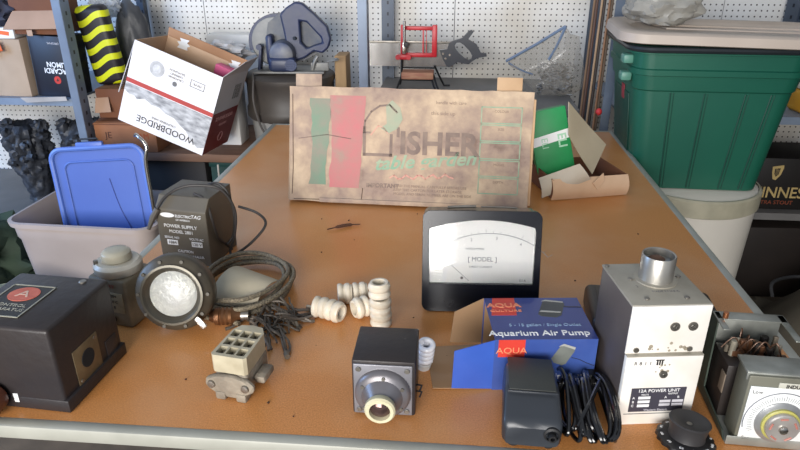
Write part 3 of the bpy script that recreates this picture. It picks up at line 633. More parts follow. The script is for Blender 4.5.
# chassis with dial at the right
o = thing('dial_timer', 'open metal chassis with white round dial on its front, at right front corner of table', 'instrument', (.406, .742, TZ), (0, 0, -2.5)); o.scale = (1.03, 1.0, 1.09)
ch = mat('cadmium_chassis', (176, 178, 172), .36, .5, (112, 114, 106), 16); og = mat('olive_grey_panel', (122, 122, 108), .5, .3, (98, 96, 84), 14)
b = MB(); b.box((.078, .064, .0025), (.152, .132, .004), bev=.001); b.box((.078, -.0035, .008), (.152, .002, .014), bev=.0008); b.done('base_plate', ch, o)
MB().prism([(.0, .004), (.133, .004), (.133, .128), (.105, .128), (.10, .02), (.012, .012)], .0022, M=Matrix(((0, 0, 1, 0), (1, 0, 0, 0), (0, 1, 0, 0), (0, 0, 0, 1)))).done('side_bracket', mat('green_grey_bracket', (72, 84, 74), .5, .3, (52, 58, 52), 14), o, smooth=False)
b = MB(); b.box((.050, .131, .066), (.098, .003, .124), bev=.001); b.box((.050, .121, .1285), (.098, .022, .002), bev=.0007); b.box((.0045, .105, .1285), (.009, .05, .002), bev=.0006); b.box((.0945, .095, .1285), (.010, .07, .002), bev=.0006); b.done('rear_frame', ch, o)
b = MB(); b.box((.071, .018, .058), (.118, .040, .106), bev=.002); b.done('dial_housing', og, o)
b = MB(); b.box((.071, .0235, .112), (.122, .040, .004), bev=.001); b.box((.071, .0035, .1075), (.122, .003, .012), bev=.001); b.done('housing_lip', ch, o)
dkp = mat('dark_components', (44, 36, 32), .5, 0, (30, 25, 24), 30); rnd = random.Random(4)
b = MB(); b.box((.05, .085, .045), (.086, .062, .085), bev=.002); b.done('relay_core', dkp, o)
b = MB(); b.box((.0038, .055, .062), (.0015, .016, .03), bev=.0004); b.done('side_label', mat('side_label', (132, 116, 100), .6), o)
cols = [(116, 78, 54), (60, 54, 50), (122, 112, 98), (40, 36, 36), (176, 168, 150)]
for i in range(22):
    x_, y_ = rnd.uniform(.014, .088), rnd.uniform(.058, .112); h_ = rnd.uniform(.008, .024); cidx = rnd.randrange(5)
    q = MB()
    if i % 2: q.cyl((x_, y_, .087), rnd.uniform(.003, .006), h_, seg=12, bev=.0008)
    else: q.box((x_, y_, .088+h_/2), (rnd.uniform(.006, .018), rnd.uniform(.004, .010), h_), bev=.0008)
    q.done('relay_piece', mat('component_%d' % cidx, cols[cidx], .4, .3), o)
q = MB()
for i in range(7):
    a = rnd.uniform(0, 6); x_, y_ = rnd.uniform(.02, .07), rnd.uniform(.06, .10); q.tube(smooth_pts([(x_, y_, .095), (x_+.015*math.cos(a), y_+.012*math.sin(a), .118), (x_+.03*math.cos(a), y_+.018*math.sin(a), .10)]), .0011, 6)
q.done('wiring', mat('copper_wire', (96, 70, 54), .4, .4), o)
b = MB(); b.box((.072, -.0030, .052), (.112, .0016, .088), bev=.0005); fp = b.done('dial_plate', mat('white_dial_plate', (232, 234, 232), .4, .1, (220, 222, 220), 10), o)
MB().box((.090, -.0028, .0990), (.080, .0012, .010), bev=.0003).done('name_strip', mat('pale_strip', (196, 194, 180), .5), o); text('INDUSTRIAL TIMER', .0072, black_print, o, (.090, -.0036, .0990), sx=1.0, off=.0002)
dc = Vector((.063, -.0040, .043))
q = MB(); n = 64
for i in range(n):
    a0, a1 = math.radians(65+130*i/n), math.radians(65+130*(i+1)/n); q.tube([(dc.x+.046*math.cos(a0), dc.y, dc.z+.046*math.sin(a0)), (dc.x+.046*math.cos(a1), dc.y, dc.z+.046*math.sin(a1))], .0007, 4)
q.done('dial_arc', mat('dial_arc_ink', (104, 106, 116), .6), fp)
q = MB()
for i in range(52):
    a = math.radians(-25+230*i/51); r0 = .0345; r1 = .040 if i % 5 else .042; q.tube([(dc.x+r0*math.cos(a), dc.y, dc.z+r0*math.sin(a)), (dc.x+r1*math.cos(a), dc.y, dc.z+r1*math.sin(a))], .00028, 4)
q.done('dial_ticks', mat('dial_tick_ink', (120, 122, 126), .6), fp)
for s_, x_, z_ in (('Low', .026, .088), ('Sec', .026, .014), ('Off', .119, .014), ('Hi', .120, .088)): text(s_, .0075, grey_print, fp, (x_, -.0042, z_))
MB().lathe([(0, 0), (.0315, 0), (.0315, .0012), (.025, .0040), (0, .0040)], axis='y-', c=dc, seg=48).done('dial_disc', mat('brushed_disc', (188, 190, 190), .3, .6, (130, 130, 132), 20), o)
MB().lathe([(0, .004), (.0245, .004), (.0245, .007), (.023, .008), (0, .008)], axis='y-', c=dc, seg=40).done('yellow_ring', mat('yellow_ring', (186, 180, 96), .4), o)
kn = MB().lathe([(0, .007), (.0215, .007), (.0215, .0135), (.020, .0150), (0, .0150)], axis='y-', c=dc, seg=40).done('dial_knob_cap', mat('pale_knob', (196, 192, 186), .3, .5, (160, 150, 144), 30), o)
q = MB()
for a in (.5, 1.7, 2.9, 4.1, 5.3): q.tube([(dc.x+.017*math.cos(a-.28), dc.y-.0152, dc.z+.017*math.sin(a-.28)), (dc.x+.017*math.cos(a+.28), dc.y-.0152, dc.z+.017*math.sin(a+.28))], .0014, 6)
q.done('red_marks', mat('faded_red_ink', (190, 120, 106), .5), kn)
MB().lathe([(0, .014), (.006, .014), (.0055, .018), (.003, .019), (0, .019)], axis='y-', c=dc).done('centre_nut', chrome, kn)
MB().cyl((.012, .112, .1295), .004, .010, bev=.001).done('copper_post', mat('copper', (196, 128, 88), .3, .8), o)

# big worn carton leaning back
o = thing('worn_carton', 'large worn cardboard carton with faded green and red bands and ISHER lettering', 'carton', (-.117, 1.590, TZ+.008), (-15, 0, -2))
wc = mat('worn_print_board', (204, 180, 150), .8, 0, (160, 138, 128), 7, .75, bump=.15, bscale=30, detail=8)
def restain(m, stops, scale, detail=9):
    nt = m.node_tree; r = [n for n in nt.nodes if n.type == 'VALTORGB'][0]; n_ = r.inputs[0].links[0].from_node; n_.inputs['Scale'].default_value = scale; n_.inputs['Detail'].default_value = detail; n_.inputs['Roughness'].default_value = .62
    while len(r.color_ramp.elements) > 1: r.color_ramp.elements.remove(r.color_ramp.elements[-1])
    for k, (p, c) in enumerate(stops):
        e = r.color_ramp.elements[0] if k == 0 else r.color_ramp.elements.new(p)
        e.position = p; e.color = (*s2l(c), 1)
restain(wc, [(.32, (122, 100, 88)), (.42, (150, 129, 115)), (.5, (166, 144, 124)), (.58, (182, 159, 134)), (.68, (200, 177, 148))], 9)
FW, FH = .652, .310; u0 = -FW/2
def FXY(u, v): return (u0+FW*u, FH*v)
rgh = random.Random(12)
edge = [(u0+FW*i/24+.0, rgh.uniform(-.0015, .0015)) for i in range(25)]+[(-u0-rgh.uniform(0, .002), FH*i/8) for i in range(1, 8)]+[(u0+FW*i/24, FH+rgh.uniform(-.0015, .0015)) for i in range(24, -1, -1)]+[(u0+rgh.uniform(0, .002), FH*i/8) for i in range(7, 0, -1)]
MB().prism(edge, .004, M=FX).done('front_panel', wc, o, smooth=False)
D = .085
bodyc = mat('carton_side_board', (168, 146, 122), .85, 0, (140, 118, 96), 8)
MB().box((-.001, .003+D/2, FH/2), (FW-.01, D-.004, FH-.012)).done('carton_body', bodyc, o, smooth=False)
MB().box((u0-.002, .03, FH/2-.004), (.008, .06, FH-.012), bev=.001, rot=(0, .012, .12)).done('left_side_flap', bodyc, o)
MB().box((-u0+.005, .03, FH/2-.004), (.008, .06, FH-.03), bev=.001, rot=(0, .0, -.10)).done('right_side_flap', mat('torn_board_edge', (200, 168, 132), .85, 0, (176, 142, 108), 12), o)
for x_, w_2, h_ in ((-.277, .072, .034), (.262, .066, .036)): MB().box((x_, .012, FH+h_/2-.006), (w_2, .004, h_+.012), bev=.001).done('top_tab', mat('torn_board_edge', (200, 168, 132)) if x_ > 0 else wc, o)
MB().box((.03, -.006, .004), (.54, .004, .012), bev=.001, rot=(.1, 0, .004)).done('bottom_lip', wc, o)
def band(ua, ub, va, vb, m, name, seed):
    r = random.Random(seed); n = 14; L_ = [(ua+r.uniform(-.004, .004)+.012*math.sin(i/n*3), va+(vb-va)*i/n) for i in range(n+1)]; R_ = [(ub+r.uniform(-.004, .004)+.008*math.sin(i/n*4+1), vb-(vb-va)*i/n) for i in range(n+1)]
    MB().prism([FXY(*p) for p in L_+R_], .0005, M=Matrix.Translation((0, -.004, 0)) @ FX).done(name, m, o, smooth=False)
gf = mat('faded_green_print', (122, 136, 116), .8, 0, (150, 142, 124), 9, .75, detail=8); rf_ = mat('faded_red_print', (194, 116, 118), .8, 0, (184, 140, 130), 8, .7, detail=8)
restain(gf, [(.36, (140, 130, 116)), (.46, (128, 134, 116)), (.6, (114, 138, 116))], 12); restain(rf_, [(.36, (158, 130, 118)), (.46, (172, 120, 114)), (.62, (184, 112, 112))], 12)
band(.085, .165, .15, .90, gf, 'green_band', 1); band(.168, .31, .13, .93, rf_, 'red_band', 2)
GM = mat('worn_grey_ink', (116, 99, 91), .8, 0, (150, 131, 115), 26, .8); G2 = mat('worn_green_ink', (126, 160, 134), .8, 0, (172, 172, 144), 30, .85); RR = mat('worn_red_ink', (200, 142, 130), .8, 0, (196, 164, 140), 30, .8)
def line(pts, r, m, name='print_line'):
    q = MB()
    for a, b_ in zip(pts, pts[1:]):
        (x0, z0), (x1, z1) = FXY(*a), FXY(*b_); L_ = math.hypot(x1-x0, z1-z0)
        q.box(((x0+x1)/2, -.0042, (z0+z1)/2), (L_+r, .0006, r), rot=(0, -math.atan2(z1-z0, x1-x0), 0))
    return q.done(name, m, o, smooth=False)
line([(.318, .66), (.318, .43), (.43, .43), (.43, .60)], .008, GM, 'square_outline'); line([(.315, .62), (.34, .62)], .005, GM)
line([(.458, .60), (.458, .66)], .008, GM)
line([(.315, .62), (.32, .72), (.345, .80), (.38, .85), (.42, .86), (.45, .80)], .005, GM, 'roof_arc'); line([(.345, .60), (.375, .68), (.40, .66), (.415, .62)], .003, RR)
MB().prism([FXY(*p) for p in ((.385, .66), (.41, .70), (.405, .85), (.43, .90), (.465, .84), (.475, .74), (.455, .66), (.42, .62))], .0005, M=Matrix.Translation((0, -.004, 0)) @ FX).done('green_smudge', mat('thin_green_print', (144, 160, 136), .8, 0, (174, 160, 138), 16, .7), o, smooth=False)
x_, z_ = FXY(.475, .53); text('ISHER', .084, GM, o, (x_-.008, -.0043, z_), sx=1.0, align='LEFT', off=.0022)
x_, z_ = FXY(.36, .345); text('table garden', .050, G2, o, (x_, -.0043, z_), rot=(PI/2, -.09, 0), sx=1.1, align='LEFT', off=.0012, shear=.35)
line([(.43+.26*i/16, .235+.02*math.sin(i*1.9)+i*.002) for i in range(17)], .004, RR, 'red_squiggle')
x_, z_ = FXY(.33, .16); text('IMPORTANT', .016, GM, o, (x_, -.0043, z_), align='LEFT', off=.0006)
for i, (s_, u_) in enumerate((('READ THE MANUAL CAREFULLY BEFORE USE', .445), ('KEEP THIS CARTON FOR LATER STORAGE', .445), ('MODEL AND SERIAL NUMBER ARE ON THE SIDE', .445))): x_, z_ = FXY(u_, .165-i*.035); text(s_, .0098, GM, o, (x_, -.0043, z_), align='LEFT')
x_, z_ = FXY(.64, .89); text('handle with care', .012, GM, o, (x_+.02, -.0043, z_)); x_, z_ = FXY(.64, .80); text('this side up', .014, GM, o, (x_, -.0043, z_))
for a in range(5):
    va = .13+a*.15; line([(.795, va), (.955, va), (.955, va+.135), (.795, va+.135), (.795, va)], .0028, G2, 'green_form_box')
    x_, z_ = FXY(.875, va+.10); text(('DEPTH', 'MODEL', 'WIDTH', 'SIZE', 'COLOUR')[a], .009, GM, o, (x_, -.0043, z_))
line([(.013, .93), (.016, .30), (.012, .06)], .002, mat('crease_dark', (84, 66, 54), .9), 'crease'); line([(.04, .55), (.16, .59), (.26, .56)], .002, mat('crease_soft', (130, 110, 100), .9), 'crease'); line([(.315, .13), (.31, .02)], .002, mat('crease_dark', (84, 66, 54)), 'crease')
line([(.02, .012), (.2, .02), (.5, .01), (.8, .022)], .002, mat('crease_dark', (84, 66, 54)), 'crease')

# opened carton behind it with green packets
o = thing('open_tray_carton', 'open brown carton with raised beige flaps behind the right end of worn carton', 'carton', (.370, 1.80, TZ), (0, 0, 16)); o.scale = (.92, 1, 1)
kb = mat('tan_board', (206, 174, 144), .8, 0, (190, 156, 124), 10); bg = mat('grey_beige_board', (176, 164, 140), .8, 0, (158, 146, 122), 8)
MB().sheet(lambda u, v: (-.128+.25*u, -.100+.012*math.sin(v*PI)*-1+.006*v, .002+.060*v), 6, 6, .0025).done('front_wall', kb, o)
MB().box((0, .0, .002), (.24, .18, .004)).done('bottom_panel', card_dark, o, smooth=False)
MB().box((0, .09, .030), (.24, .003, .056)).done('rear_wall', card_dark, o, smooth=False)
MB().quad([(.122, -.096, .004), (.122, .09, .004), (.122, .09, .060), (.122, -.096, .060)], .003).done('right_wall', card_dark, o, smooth=False)
MB().quad([(-.122, -.096, .004), (-.122, .09, .004), (-.122, .09, .060), (-.122, -.096, .060)], .003).done('left_wall', card_dark, o, smooth=False)
MB().sheet(lambda u, v: tuple(((Vector((-.048, .01, .252))*(1-u)+Vector((.098, .012, .118))*u)*(1-v)+(Vector((-.052, -.02, .165))*(1-u)+Vector((.012, -.075, .062))*u)*v)+Vector((0, .012*math.sin(u*PI), 0))), 8, 8, .003).done('tall_flap', bg, o)
MB().quad([(-.005, -.112, .05), (.030, -.105, .075), (.034, -.108, .053), (.012, -.112, .030)], .003).done('torn_tab', kb, o, smooth=False)
MB().sheet(lambda u, v: tuple(((Vector((-.155, -.06, .055))*(1-u)+Vector((-.048, -.100, .105))*u)*(1-v)+(Vector((-.150, -.08, .004))*(1-u)+Vector((-.012, -.108, .062))*u)*v)+Vector((0, -.01*math.sin(v*PI), 0))), 6, 6, .003).done('grey_flap', mat('pale_grey_board', (190, 182, 168), .8, 0, (176, 166, 148), 10), o)
o = thing('green_packet', 'green and white printed carton tilted in the open brown carton', 'packet', (.312, 1.80, TZ+.035), (-10, -13, 4))
MB().box((0, 0, .095), (.108, .05, .20), bev=.0015).done('packet_body', mat('green_print', (24, 146, 78), .5, 0, (18, 122, 66), 12), o)
MB().box((0, -.0252, .112), (.108, .0006, .026), rot=(0, -.10, 0)).done('white_band', white_print, o, smooth=False)
text('ELI', .034, mat('pale_green_ink', (170, 220, 186), .6), o, (.030, -.0256, .100), rot=(PI/2, PI/2, 0), sx=1, off=.0008); text('ELI', .026, mat('pale_green_ink', (170, 220, 186)), o, (-.02, -.0256, .100), rot=(PI/2, PI/2, 0))

# small debris on the table
o = MB().tube(smooth_pts([(-.038, -.02, .004), (-.01, -.004, .006), (.012, .010, .005), (.04, .018, .004)]), [.0015]*5+[.004]*9+[.0015]*5, 6).done('twig', mat('dry_bark', (86, 56, 40), .9)); o.location = (-.265, 1.44, TZ); tag(o, 'thin brown twig lying in front of the large worn carton', 'twig')
dbm = mat('dry_crumb', (70, 48, 36), .9); rnd = random.Random(21)
cr = MB()
for i in range(24):
    x_, y_ = rnd.uniform(-.45, .5), rnd.uniform(.74, 1.55); cr.blob((x_, y_, TZ+.001), (rnd.uniform(.0007, .0024),)*3, 1, .3, seed=i)
tag(cr.done('crumbs', dbm), 'scattered dark crumbs and dust specks on the brown tabletop', 'debris', kind='stuff')
# ------------------------------------------------------------------ background, left
# grey storage bin with blue lid standing in it
def tapered_bin(w0, d0, w1, d1, h, r, t=.004, n=6):
    mb = MB()
    def ring(w_, d_, z, rad):
        P = []
        for cx_, cy_, a0 in ((w_/2-rad, d_/2-rad, 0), (-w_/2+rad, d_/2-rad, 90), (-w_/2+rad, -d_/2+rad, 180), (w_/2-rad, -d_/2+rad, 270)):
            for k in range(n+1): a = math.radians(a0+90*k/n); P.append(mb.bm.verts.new((cx_+rad*math.cos(a), cy_+rad*math.sin(a), z)))
        return P
    return mb, ring
def loft(mb, rings, cap0=True, cap1=False):
    for A, B in zip(rings, rings[1:]):
        m_ = len(A)
        for k in range(m_): mb.bm.faces.new((A[k], A[(k+1) % m_], B[(k+1) % m_], B[k]))
    if cap0: mb.bm.faces.new(rings[0][::-1])
    if cap1: mb.bm.faces.new(rings[-1])
o = thing('storage_bin', 'open greyish-mauve plastic storage bin on floor left of table, blue lid standing in it', 'storage bin', (-1.375, 2.215, 0), (0, 0, -2))
binm = mat('mauve_grey_plastic', (176, 164, 160), .5, 0, (160, 148, 142), 4)
mb, ring = tapered_bin(0, 0, 0, 0, 0, 0)
R_ = [ring(.48, .31, 0, .05), ring(.545, .355, .37, .055), ring(.56, .37, .385, .06), ring(.565, .375, .43, .06), ring(.59, .40, .434, .07), ring(.595, .405, .452, .07), ring(.57, .38, .454, .062), ring(.535, .345, .43, .05), ring(.47, .30, .006, .045)]
loft(mb, R_, True, True); mb.done('tub', binm, o)
o2 = thing('blue_bin_lid', 'blue plastic bin lid standing upright inside the mauve-grey storage bin', 'lid', (-1.325, 2.175, .060), (-7, -4, 3)); o2.scale = (1.08, 1, 1.02)
M_ = Matrix(((1, 0, 0, 0), (0, 0, -1, 0), (0, 1, 0, 0), (0, 0, 0, 1)))
def rrect(w_, h_, r, n=6):
    P = []
    for cx_, cz_, a0 in ((w_/2-r, h_-r, 0), (-w_/2+r, h_-r, 90), (-w_/2+r, r, 180), (w_/2-r, r, 270)):
        for k in range(n+1): a = math.radians(a0+90*k/n); P.append((cx_+r*math.cos(a), cz_+r*math.sin(a)))
    return P
MB().prism(rrect(.345, .625, .045), .010, M=M_).done('panel', blue_plastic, o2)
P = [(x*1.0, -.012, z) for x, z in rrect(.338, .618, .042)]; MB().tube([(x, y, z+.0035) for x, y, z in P], .0095, 8, closed=True).done('rim', mat('blue_rim', (90, 120, 192), .38, 0, (80, 108, 180), 5), o2)
P = [(x, -.011, z+.05) for x, z in rrect(.255, .52, .03)]; MB().tube(P, .004, 8, closed=True).done('inner_ridge', blue_plastic, o2)
MB().box((-.02, -.006, .628), (.10, .020, .034), bev=.006).done('handle_tab', blue_plastic, o2)
MB().tube([(-.052, -.006, .646), (-.05, -.008, .656), (.012, -.008, .656), (.014, -.006, .646)], .0035, 6).done('handle_dark_bar', rubber, o2)  # black bar along the top of the tab
MB().tube(smooth_pts([(.03, -.0115, .50), (.05, -.0115, .38), (.08, -.0115, .28), (.085, -.0115, .20)]), .0012, 6).done('surface_crease', mat('deep_blue', (52, 70, 150), .5), o2)
o = MB().tube(smooth_pts([(-1.16, 2.16, .765), (-1.125, 2.11, .780), (-1.09, 2.095, .745), (-1.10, 2.09, .68), (-1.10, 2.09, .5), (-1.125, 2.13, .26), (-1.16, 2.16, .02)]), .0065, 12).done('chrome_rod', chrome); tag(o, 'bent chrome rod standing in the storage bin right of the blue lid', 'rod')
for i, (c_, r_, col) in enumerate((((-1.53, 2.28, .365), (.055, .05, .04), (196, 184, 172)), ((-1.46, 2.30, .37), (.06, .05, .05), (150, 142, 136)), ((-1.40, 2.33, .36), (.06, .05, .05), (124, 96, 76)))):
    q = MB().blob(c_, r_, 3, .18, 3, seed=i).done('crumpled_cloth', mat('cloth_%d' % i, col, .9)); tag(q, ('pale crumpled rag inside storage bin near its left rim', 'grey crumpled rag inside storage bin behind the pale rag', 'brown crumpled rag inside storage bin next to the blue lid')[i], 'rag', 'rags inside the storage bin')
MB  # stacked rag support
q = MB().box((-1.47, 2.28, .18), (.19, .18, .33), bev=.01).done('stuffed_sack', mat('sack_grey', (96, 88, 84), .9)); tag(q, 'grey stuffed sack filling the left end of storage bin under the rags', 'sack')

# bags on the floor, far left
q = MB().blob((-1.93, 2.18, .19), (.235, .20, .20), 4, .16, 3.2, seed=4, flat=.95).done('green_sack', mat('dark_green_cloth', (48, 66, 48), .8, 0, (34, 46, 36), 7, bump=.4)); tag(q, 'dark green cloth sack on floor at the left edge beside storage bin', 'sack')
q = MB().blob((-1.50, 1.78, .15), (.20, .15, .155), 4, .12, 2.6, seed=9, flat=.95).done('sage_pillow_sack', mat('sage_cloth', (146, 146, 120), .9, 0, (122, 122, 98), 7, bump=.3)); tag(q, 'pale sage cloth bag on floor between green sack and black control box', 'bag')

# two black curly ornaments on the lower shelf
def ornament(x, y, z, h, r, seed, label, tilt):
    rnd = random.Random(seed); o = thing('curly_ornament', label, 'ornament', (x, y, z), (0, 0, tilt), 'black curly ornaments on the lower shelf')
    m = mat('charcoal_resin', (66, 70, 78), .5, 0, (26, 26, 30), 34, .6, bump=.6, bscale=70)
    q = MB(); prof = [(0, 0), (r*.55, 0)]+[(r*(.50+.45*math.sin(min(1, t/.78)*PI*.5)**1.5)*(1 if t < .85 else math.sqrt(max(.02, 1-((t-.85)/.16)**2))), h*t) for t in [k/30 for k in range(1, 30)]]+[(0, h)]
    q.lathe(prof, seg=64)
    for v in q.bm.verts:
        n = Vector((v.co.x, v.co.y, 0)); n = n.normalized() if n.length > 1e-5 else Vector((0, 0, 1)); t = v.co.z/h
        d = noise.voronoi(v.co*26+Vector((seed, 0, 0)))[0][0]; d2 = noise.voronoi(v.co*52+Vector((seed, 3, 0)))[0][0]
        amp = .2+.8*min(1, max(0, (t-.15)/.4)); v.co += n*((.30-d)*.055+(.3-d2)*.018)*amp+n*.03*noise.noise(v.co*7)*amp
    q.done('body', m, o)
    for sx in (-1, 1): MB().blob((sx*r*.72, -.01, h*.93), (.032, .03, .034), 3, .25, seed=3+sx).done('ear', m, o)
    for k in range(14):
        a = rnd.uniform(PI, 2*PI); zz = h*rnd.uniform(.45, .95); s_ = rnd.uniform(.016, .026); MB().blob((r*.86*math.cos(a), r*.82*math.sin(a), zz), (s_, s_, s_), 2, .3, 2.5, seed=k).done('curl', m, o)
ornament(-2.00, 2.74, .27, .385, .112, 2, 'larger black curly-textured ornament on the lower shelf at far left', 0)
ornament(-1.775, 2.82, .27, .375, .10, 5, 'smaller black curly-textured ornament just left of the steel post', 10)

# cartons on the upper left shelf
o = thing('black_carton', 'black carton with upside-down white lettering and red round emblem on left shelf', 'carton', (-1.672, 2.60, .815), (0, 2, -6))
MB().box((0, 0, .125), (.165, .13, .25), bev=.003).done('carton_body', mat('navy_black_print', (28, 30, 42), .45, 0, (22, 24, 34), 8), o)
MB().box((-.084, 0, .125), (.003, .128, .246)).done('side_panel', mat('slate_side', (70, 82, 98), .5), o, smooth=False)
for s_, z_ in (('BACARDI', .110), ('LIMÓN', .136)): text(s_, .030, white_print, o, (.028, -.0656, z_), rot=(PI/2, PI, 0), sx=.95, off=.0006)
text('ORIGINAL', .012, mat('pale_box', (206, 204, 210)), o, (.030, -.0656, .222), rot=(PI/2, PI, 0))
e = MB(); e.cyl((.022, -.065, .072), .016, .0008, axis='y-'); eo = e.done('round_emblem', mat('red_emblem', (206, 58, 40), .5, 0, (160, 40, 34), 60), o)
MB().prism([(-.006, -.004), (.0, .007), (.007, -.003), (.002, -.005)], .0006, M=Matrix.Translation((.022, -.0658, .072)) @ FX).done('emblem_mark', mat('emblem_dark', (70, 30, 26), .6), eo, smooth=False)
o = thing('brown_carton', 'plain brown carton with white paper label at left end of upper shelf', 'carton', (-1.895, 2.63, .815), (0, 0, -4))
MB().box((0, 0, .118), (.25, .20, .236), bev=.003).done('carton_body', mat('pale_brown_board', (178, 156, 134), .85, 0, (160, 138, 116), 8), o)
MB().box((-.055, -.1008, .13), (.085, .0008, .10)).done('paper_label', mat('label_paper', (214, 208, 196), .7, 0, (196, 190, 178), 40), o, smooth=False)
for i in range(6): MB().box((-.055, -.1014, .168-i*.014), (.062-.01*(i % 3), .0004, .003)).done('printed_line', grey_print, o, smooth=False)
o = thing('orange_tag_packet', 'white packet with orange labels lying on top of plain brown carton', 'packet', (-1.90, 2.585, 1.052), (0, 0, 5))
MB().box((0, 0, .022), (.19, .12, .044), bev=.004).done('packet_body', white_print, o)
MB().box((.035, -.0605, .026), (.08, .001, .016), rot=(0, .15, 0)).done('orange_strip', mat('orange_label', (236, 104, 44), .5), o, smooth=False)
MB().box((.028, -.088, -.030), (.036, .0012, .036), rot=(0, -.2, 0), bev=.0004).done('orange_tag', mat('orange_label', (236, 104, 44)), o)
MB().box((-.015, -.086, -.026), (.045, .0012, .070), rot=(0, .25, 0), bev=.0004).done('white_tag', white_print, o)
o = thing('flap_carton', 'brown cardboard carton with drooping flap on top of the black carton', 'carton', (-1.70, 2.60, 1.069), (0, 0, -2))
MB().box((.0, .02, .085), (.20, .16, .17), bev=.003).done('carton_body', card_dark, o)
MB().quad([(-.085, -.062, .09), (.125, -.062, .095), (.118, -.100, .028), (-.118, -.100, .022)], .003).done('drooping_flap', mat('flap_board', (172, 140, 118), .85, 0, (152, 122, 100), 8), o, smooth=False)
MB().box((-.012, -.09, .010), (.024, .003, .024), bev=.001).done('torn_tab', mat('flap_tab', (196, 164, 140), .85), o)
q = MB().blob((-1.885, 2.60, 1.165), (.11, .09, .07), 4, .12, 3, seed=11, flat=.95).done('dark_bundle', mat('dark_blue_cloth', (38, 40, 58), .7)); tag(q, 'dark blue cloth bundle at the upper left corner on the white packet', 'bundle')
q = MB().quad([(-1.80, 2.478, .822), (-1.60, 2.478, .830), (-1.60, 2.484, .812), (-1.78, 2.484, .800)], .002).done('paper_slip', mat('slip_paper', (186, 182, 180), .7)); tag(q, 'pale paper slip taped to the shelf edge under the black carton', 'paper')

# things on the wooden shelf behind the bin
zs = .588
o = thing('lower_carton', 'brown carton with dark lettering on the wooden shelf, behind the blue bin lid', 'carton', (-1.39, 2.60, zs), (0, 0, 0))
MB().box((0, 0, .062), (.27, .18, .124), bev=.003).done('carton_body', mat('orange_brown_board', (158, 106, 72), .85, 0, (136, 88, 58), 8), o)
text('JE', .040, mat('brown_ink', (84, 46, 32), .8), o, (-.09, -.0906, .070), align='LEFT'); text('AM', .034, mat('orange_red_ink', (178, 80, 44), .8), o, (.055, -.0906, .068), align='LEFT')
MB().quad([(-.137, -.093, .12), (.137, -.093, .12), (.137, -.006, .131), (-.137, -.006, .131)], .003).done('top_flap', card_dark, o, smooth=False)
o = thing('small_open_carton', 'small dark brown carton with pale flap below the yellow striped cushion', 'carton', (-1.432, 2.625, zs+.136), (0, 0, 4))
MB().box((0, 0, .062), (.170, .14, .124), bev=.003).done('carton_body', card_dark, o)
MB().quad([(-.085, -.072, .086), (-.030, -.072, .090), (-.020, -.092, .030), (-.090, -.092, .026)], .003).done('pale_flap', mat('flap_board', (172, 140, 118)), o, smooth=False)
o = MB().box((0, 0, .165), (.135, .07, .33), bev=.028, seg=4).done('striped_cushion', stripes_mat()); o.location = (-1.482, 2.66, zs+.262); o.rotation_euler = (.06, -.10, 0); tag(o, 'yellow and black wavy-striped cushion standing right of the left steel post', 'cushion')
q = MB().blob((-1.43, 2.80, .93), (.085, .06, .25), 4, .08, 2, seed=6).done('dark_bag', mat('charcoal_bag', (66, 68, 72), .5, 0, (48, 50, 54), 6, bump=.3)); tag(q, 'dark charcoal plastic bag behind the yellow striped cushion', 'bag')
q = MB().blob((-1.53, 2.80, 1.16), (.07, .06, .05), 4, .2, 3, seed=8).done('clear_wrap', mat('clear_wrap', (214, 216, 220), .2, alpha=.6)); tag(q, 'crumpled clear plastic wrap above the yellow striped cushion', 'plastic wrap')
q = MB().box((-1.46, 2.80, .63), (.16, .12, .085), bev=.01).done('wrapped_bale', mat('charcoal_bag', (66, 68, 72))); tag(q, 'dark bale standing under the charcoal bag on the wooden shelf', 'bale')

# wine carton, tilted
o = thing('wine_carton', 'white wine carton with red stripe and upside-down lettering, tilted on the wooden shelf', 'carton', (-1.138, 2.448, .703), (-3.8, 21, -5.8))
wc2 = mat('glossy_white_carton', (232, 228, 226), .4, 0, (222, 218, 216), 4); wr = mat('wine_red_print', (128, 34, 38), .45, 0, (104, 26, 32), 8)
w_, d_, h_ = .363, .246, .327; t_ = .003
MB().box((0, -d_/2+t_/2, h_/2), (w_, t_, h_)).done('front_panel', wc2, o, smooth=False)
MB().box((0, d_/2-t_/2, h_/2), (w_, t_, h_)).done('back_panel', kb, o, smooth=False)
MB().box((-w_/2+t_/2, 0, h_/2), (t_, d_-2*t_, h_)).done('left_panel', kb, o, smooth=False)
MB().box((0, 0, t_/2), (w_-2*t_, d_-2*t_, t_)).done('bottom_panel', kb, o, smooth=False)
rp = MB().box((w_/2-t_/2, 0, h_/2), (t_, d_-2*t_, h_)).done('right_panel', mat('pale_grey_side', (196, 194, 196), .5, 0, (180, 178, 180), 6), o, smooth=False)
MB().box((w_/2+.0003, 0, .087), (.0008, d_-.006, .172)).done('red_side_block', wr, rp, smooth=False)
q = MB()
for i in range(9): q.box((w_/2+.0003, .030+i*.0075, .245), (.0006, .0022+.0018*(i % 3 == 0), .062))
q.done('barcode', mat('barcode_ink', (96, 94, 92), .6), rp, smooth=False)
YZ = (PI/2, PI, PI/2)
text('WOODBRIDGE', .024, mat('pink_print', (206, 150, 148), .6), rp, (w_/2+.0008, .0, .145), rot=YZ); text('12 BOTTLES', .014, mat('pink_print', (206, 150, 148)), rp, (w_/2+.0008, .0, .115), rot=YZ)
MB().lathe([(.017, 0), (.021, 0), (.021, .0008), (.017, .0008), (.017, 0)], M=Matrix.Translation((w_/2+.0005, .01, .055)) @ Matrix.Rotation(PI/2, 4, 'Y')).done('ring_mark', mat('pink_print', (206, 150, 148)), rp)
MB().quad([(-w_/2, d_/2, h_), (w_/2, d_/2, h_), (w_/2+.0, d_/2-.004, h_+.036), (-w_/2, d_/2-.004, h_+.036)], .003).done('back_flap', cardboard, o, smooth=False)
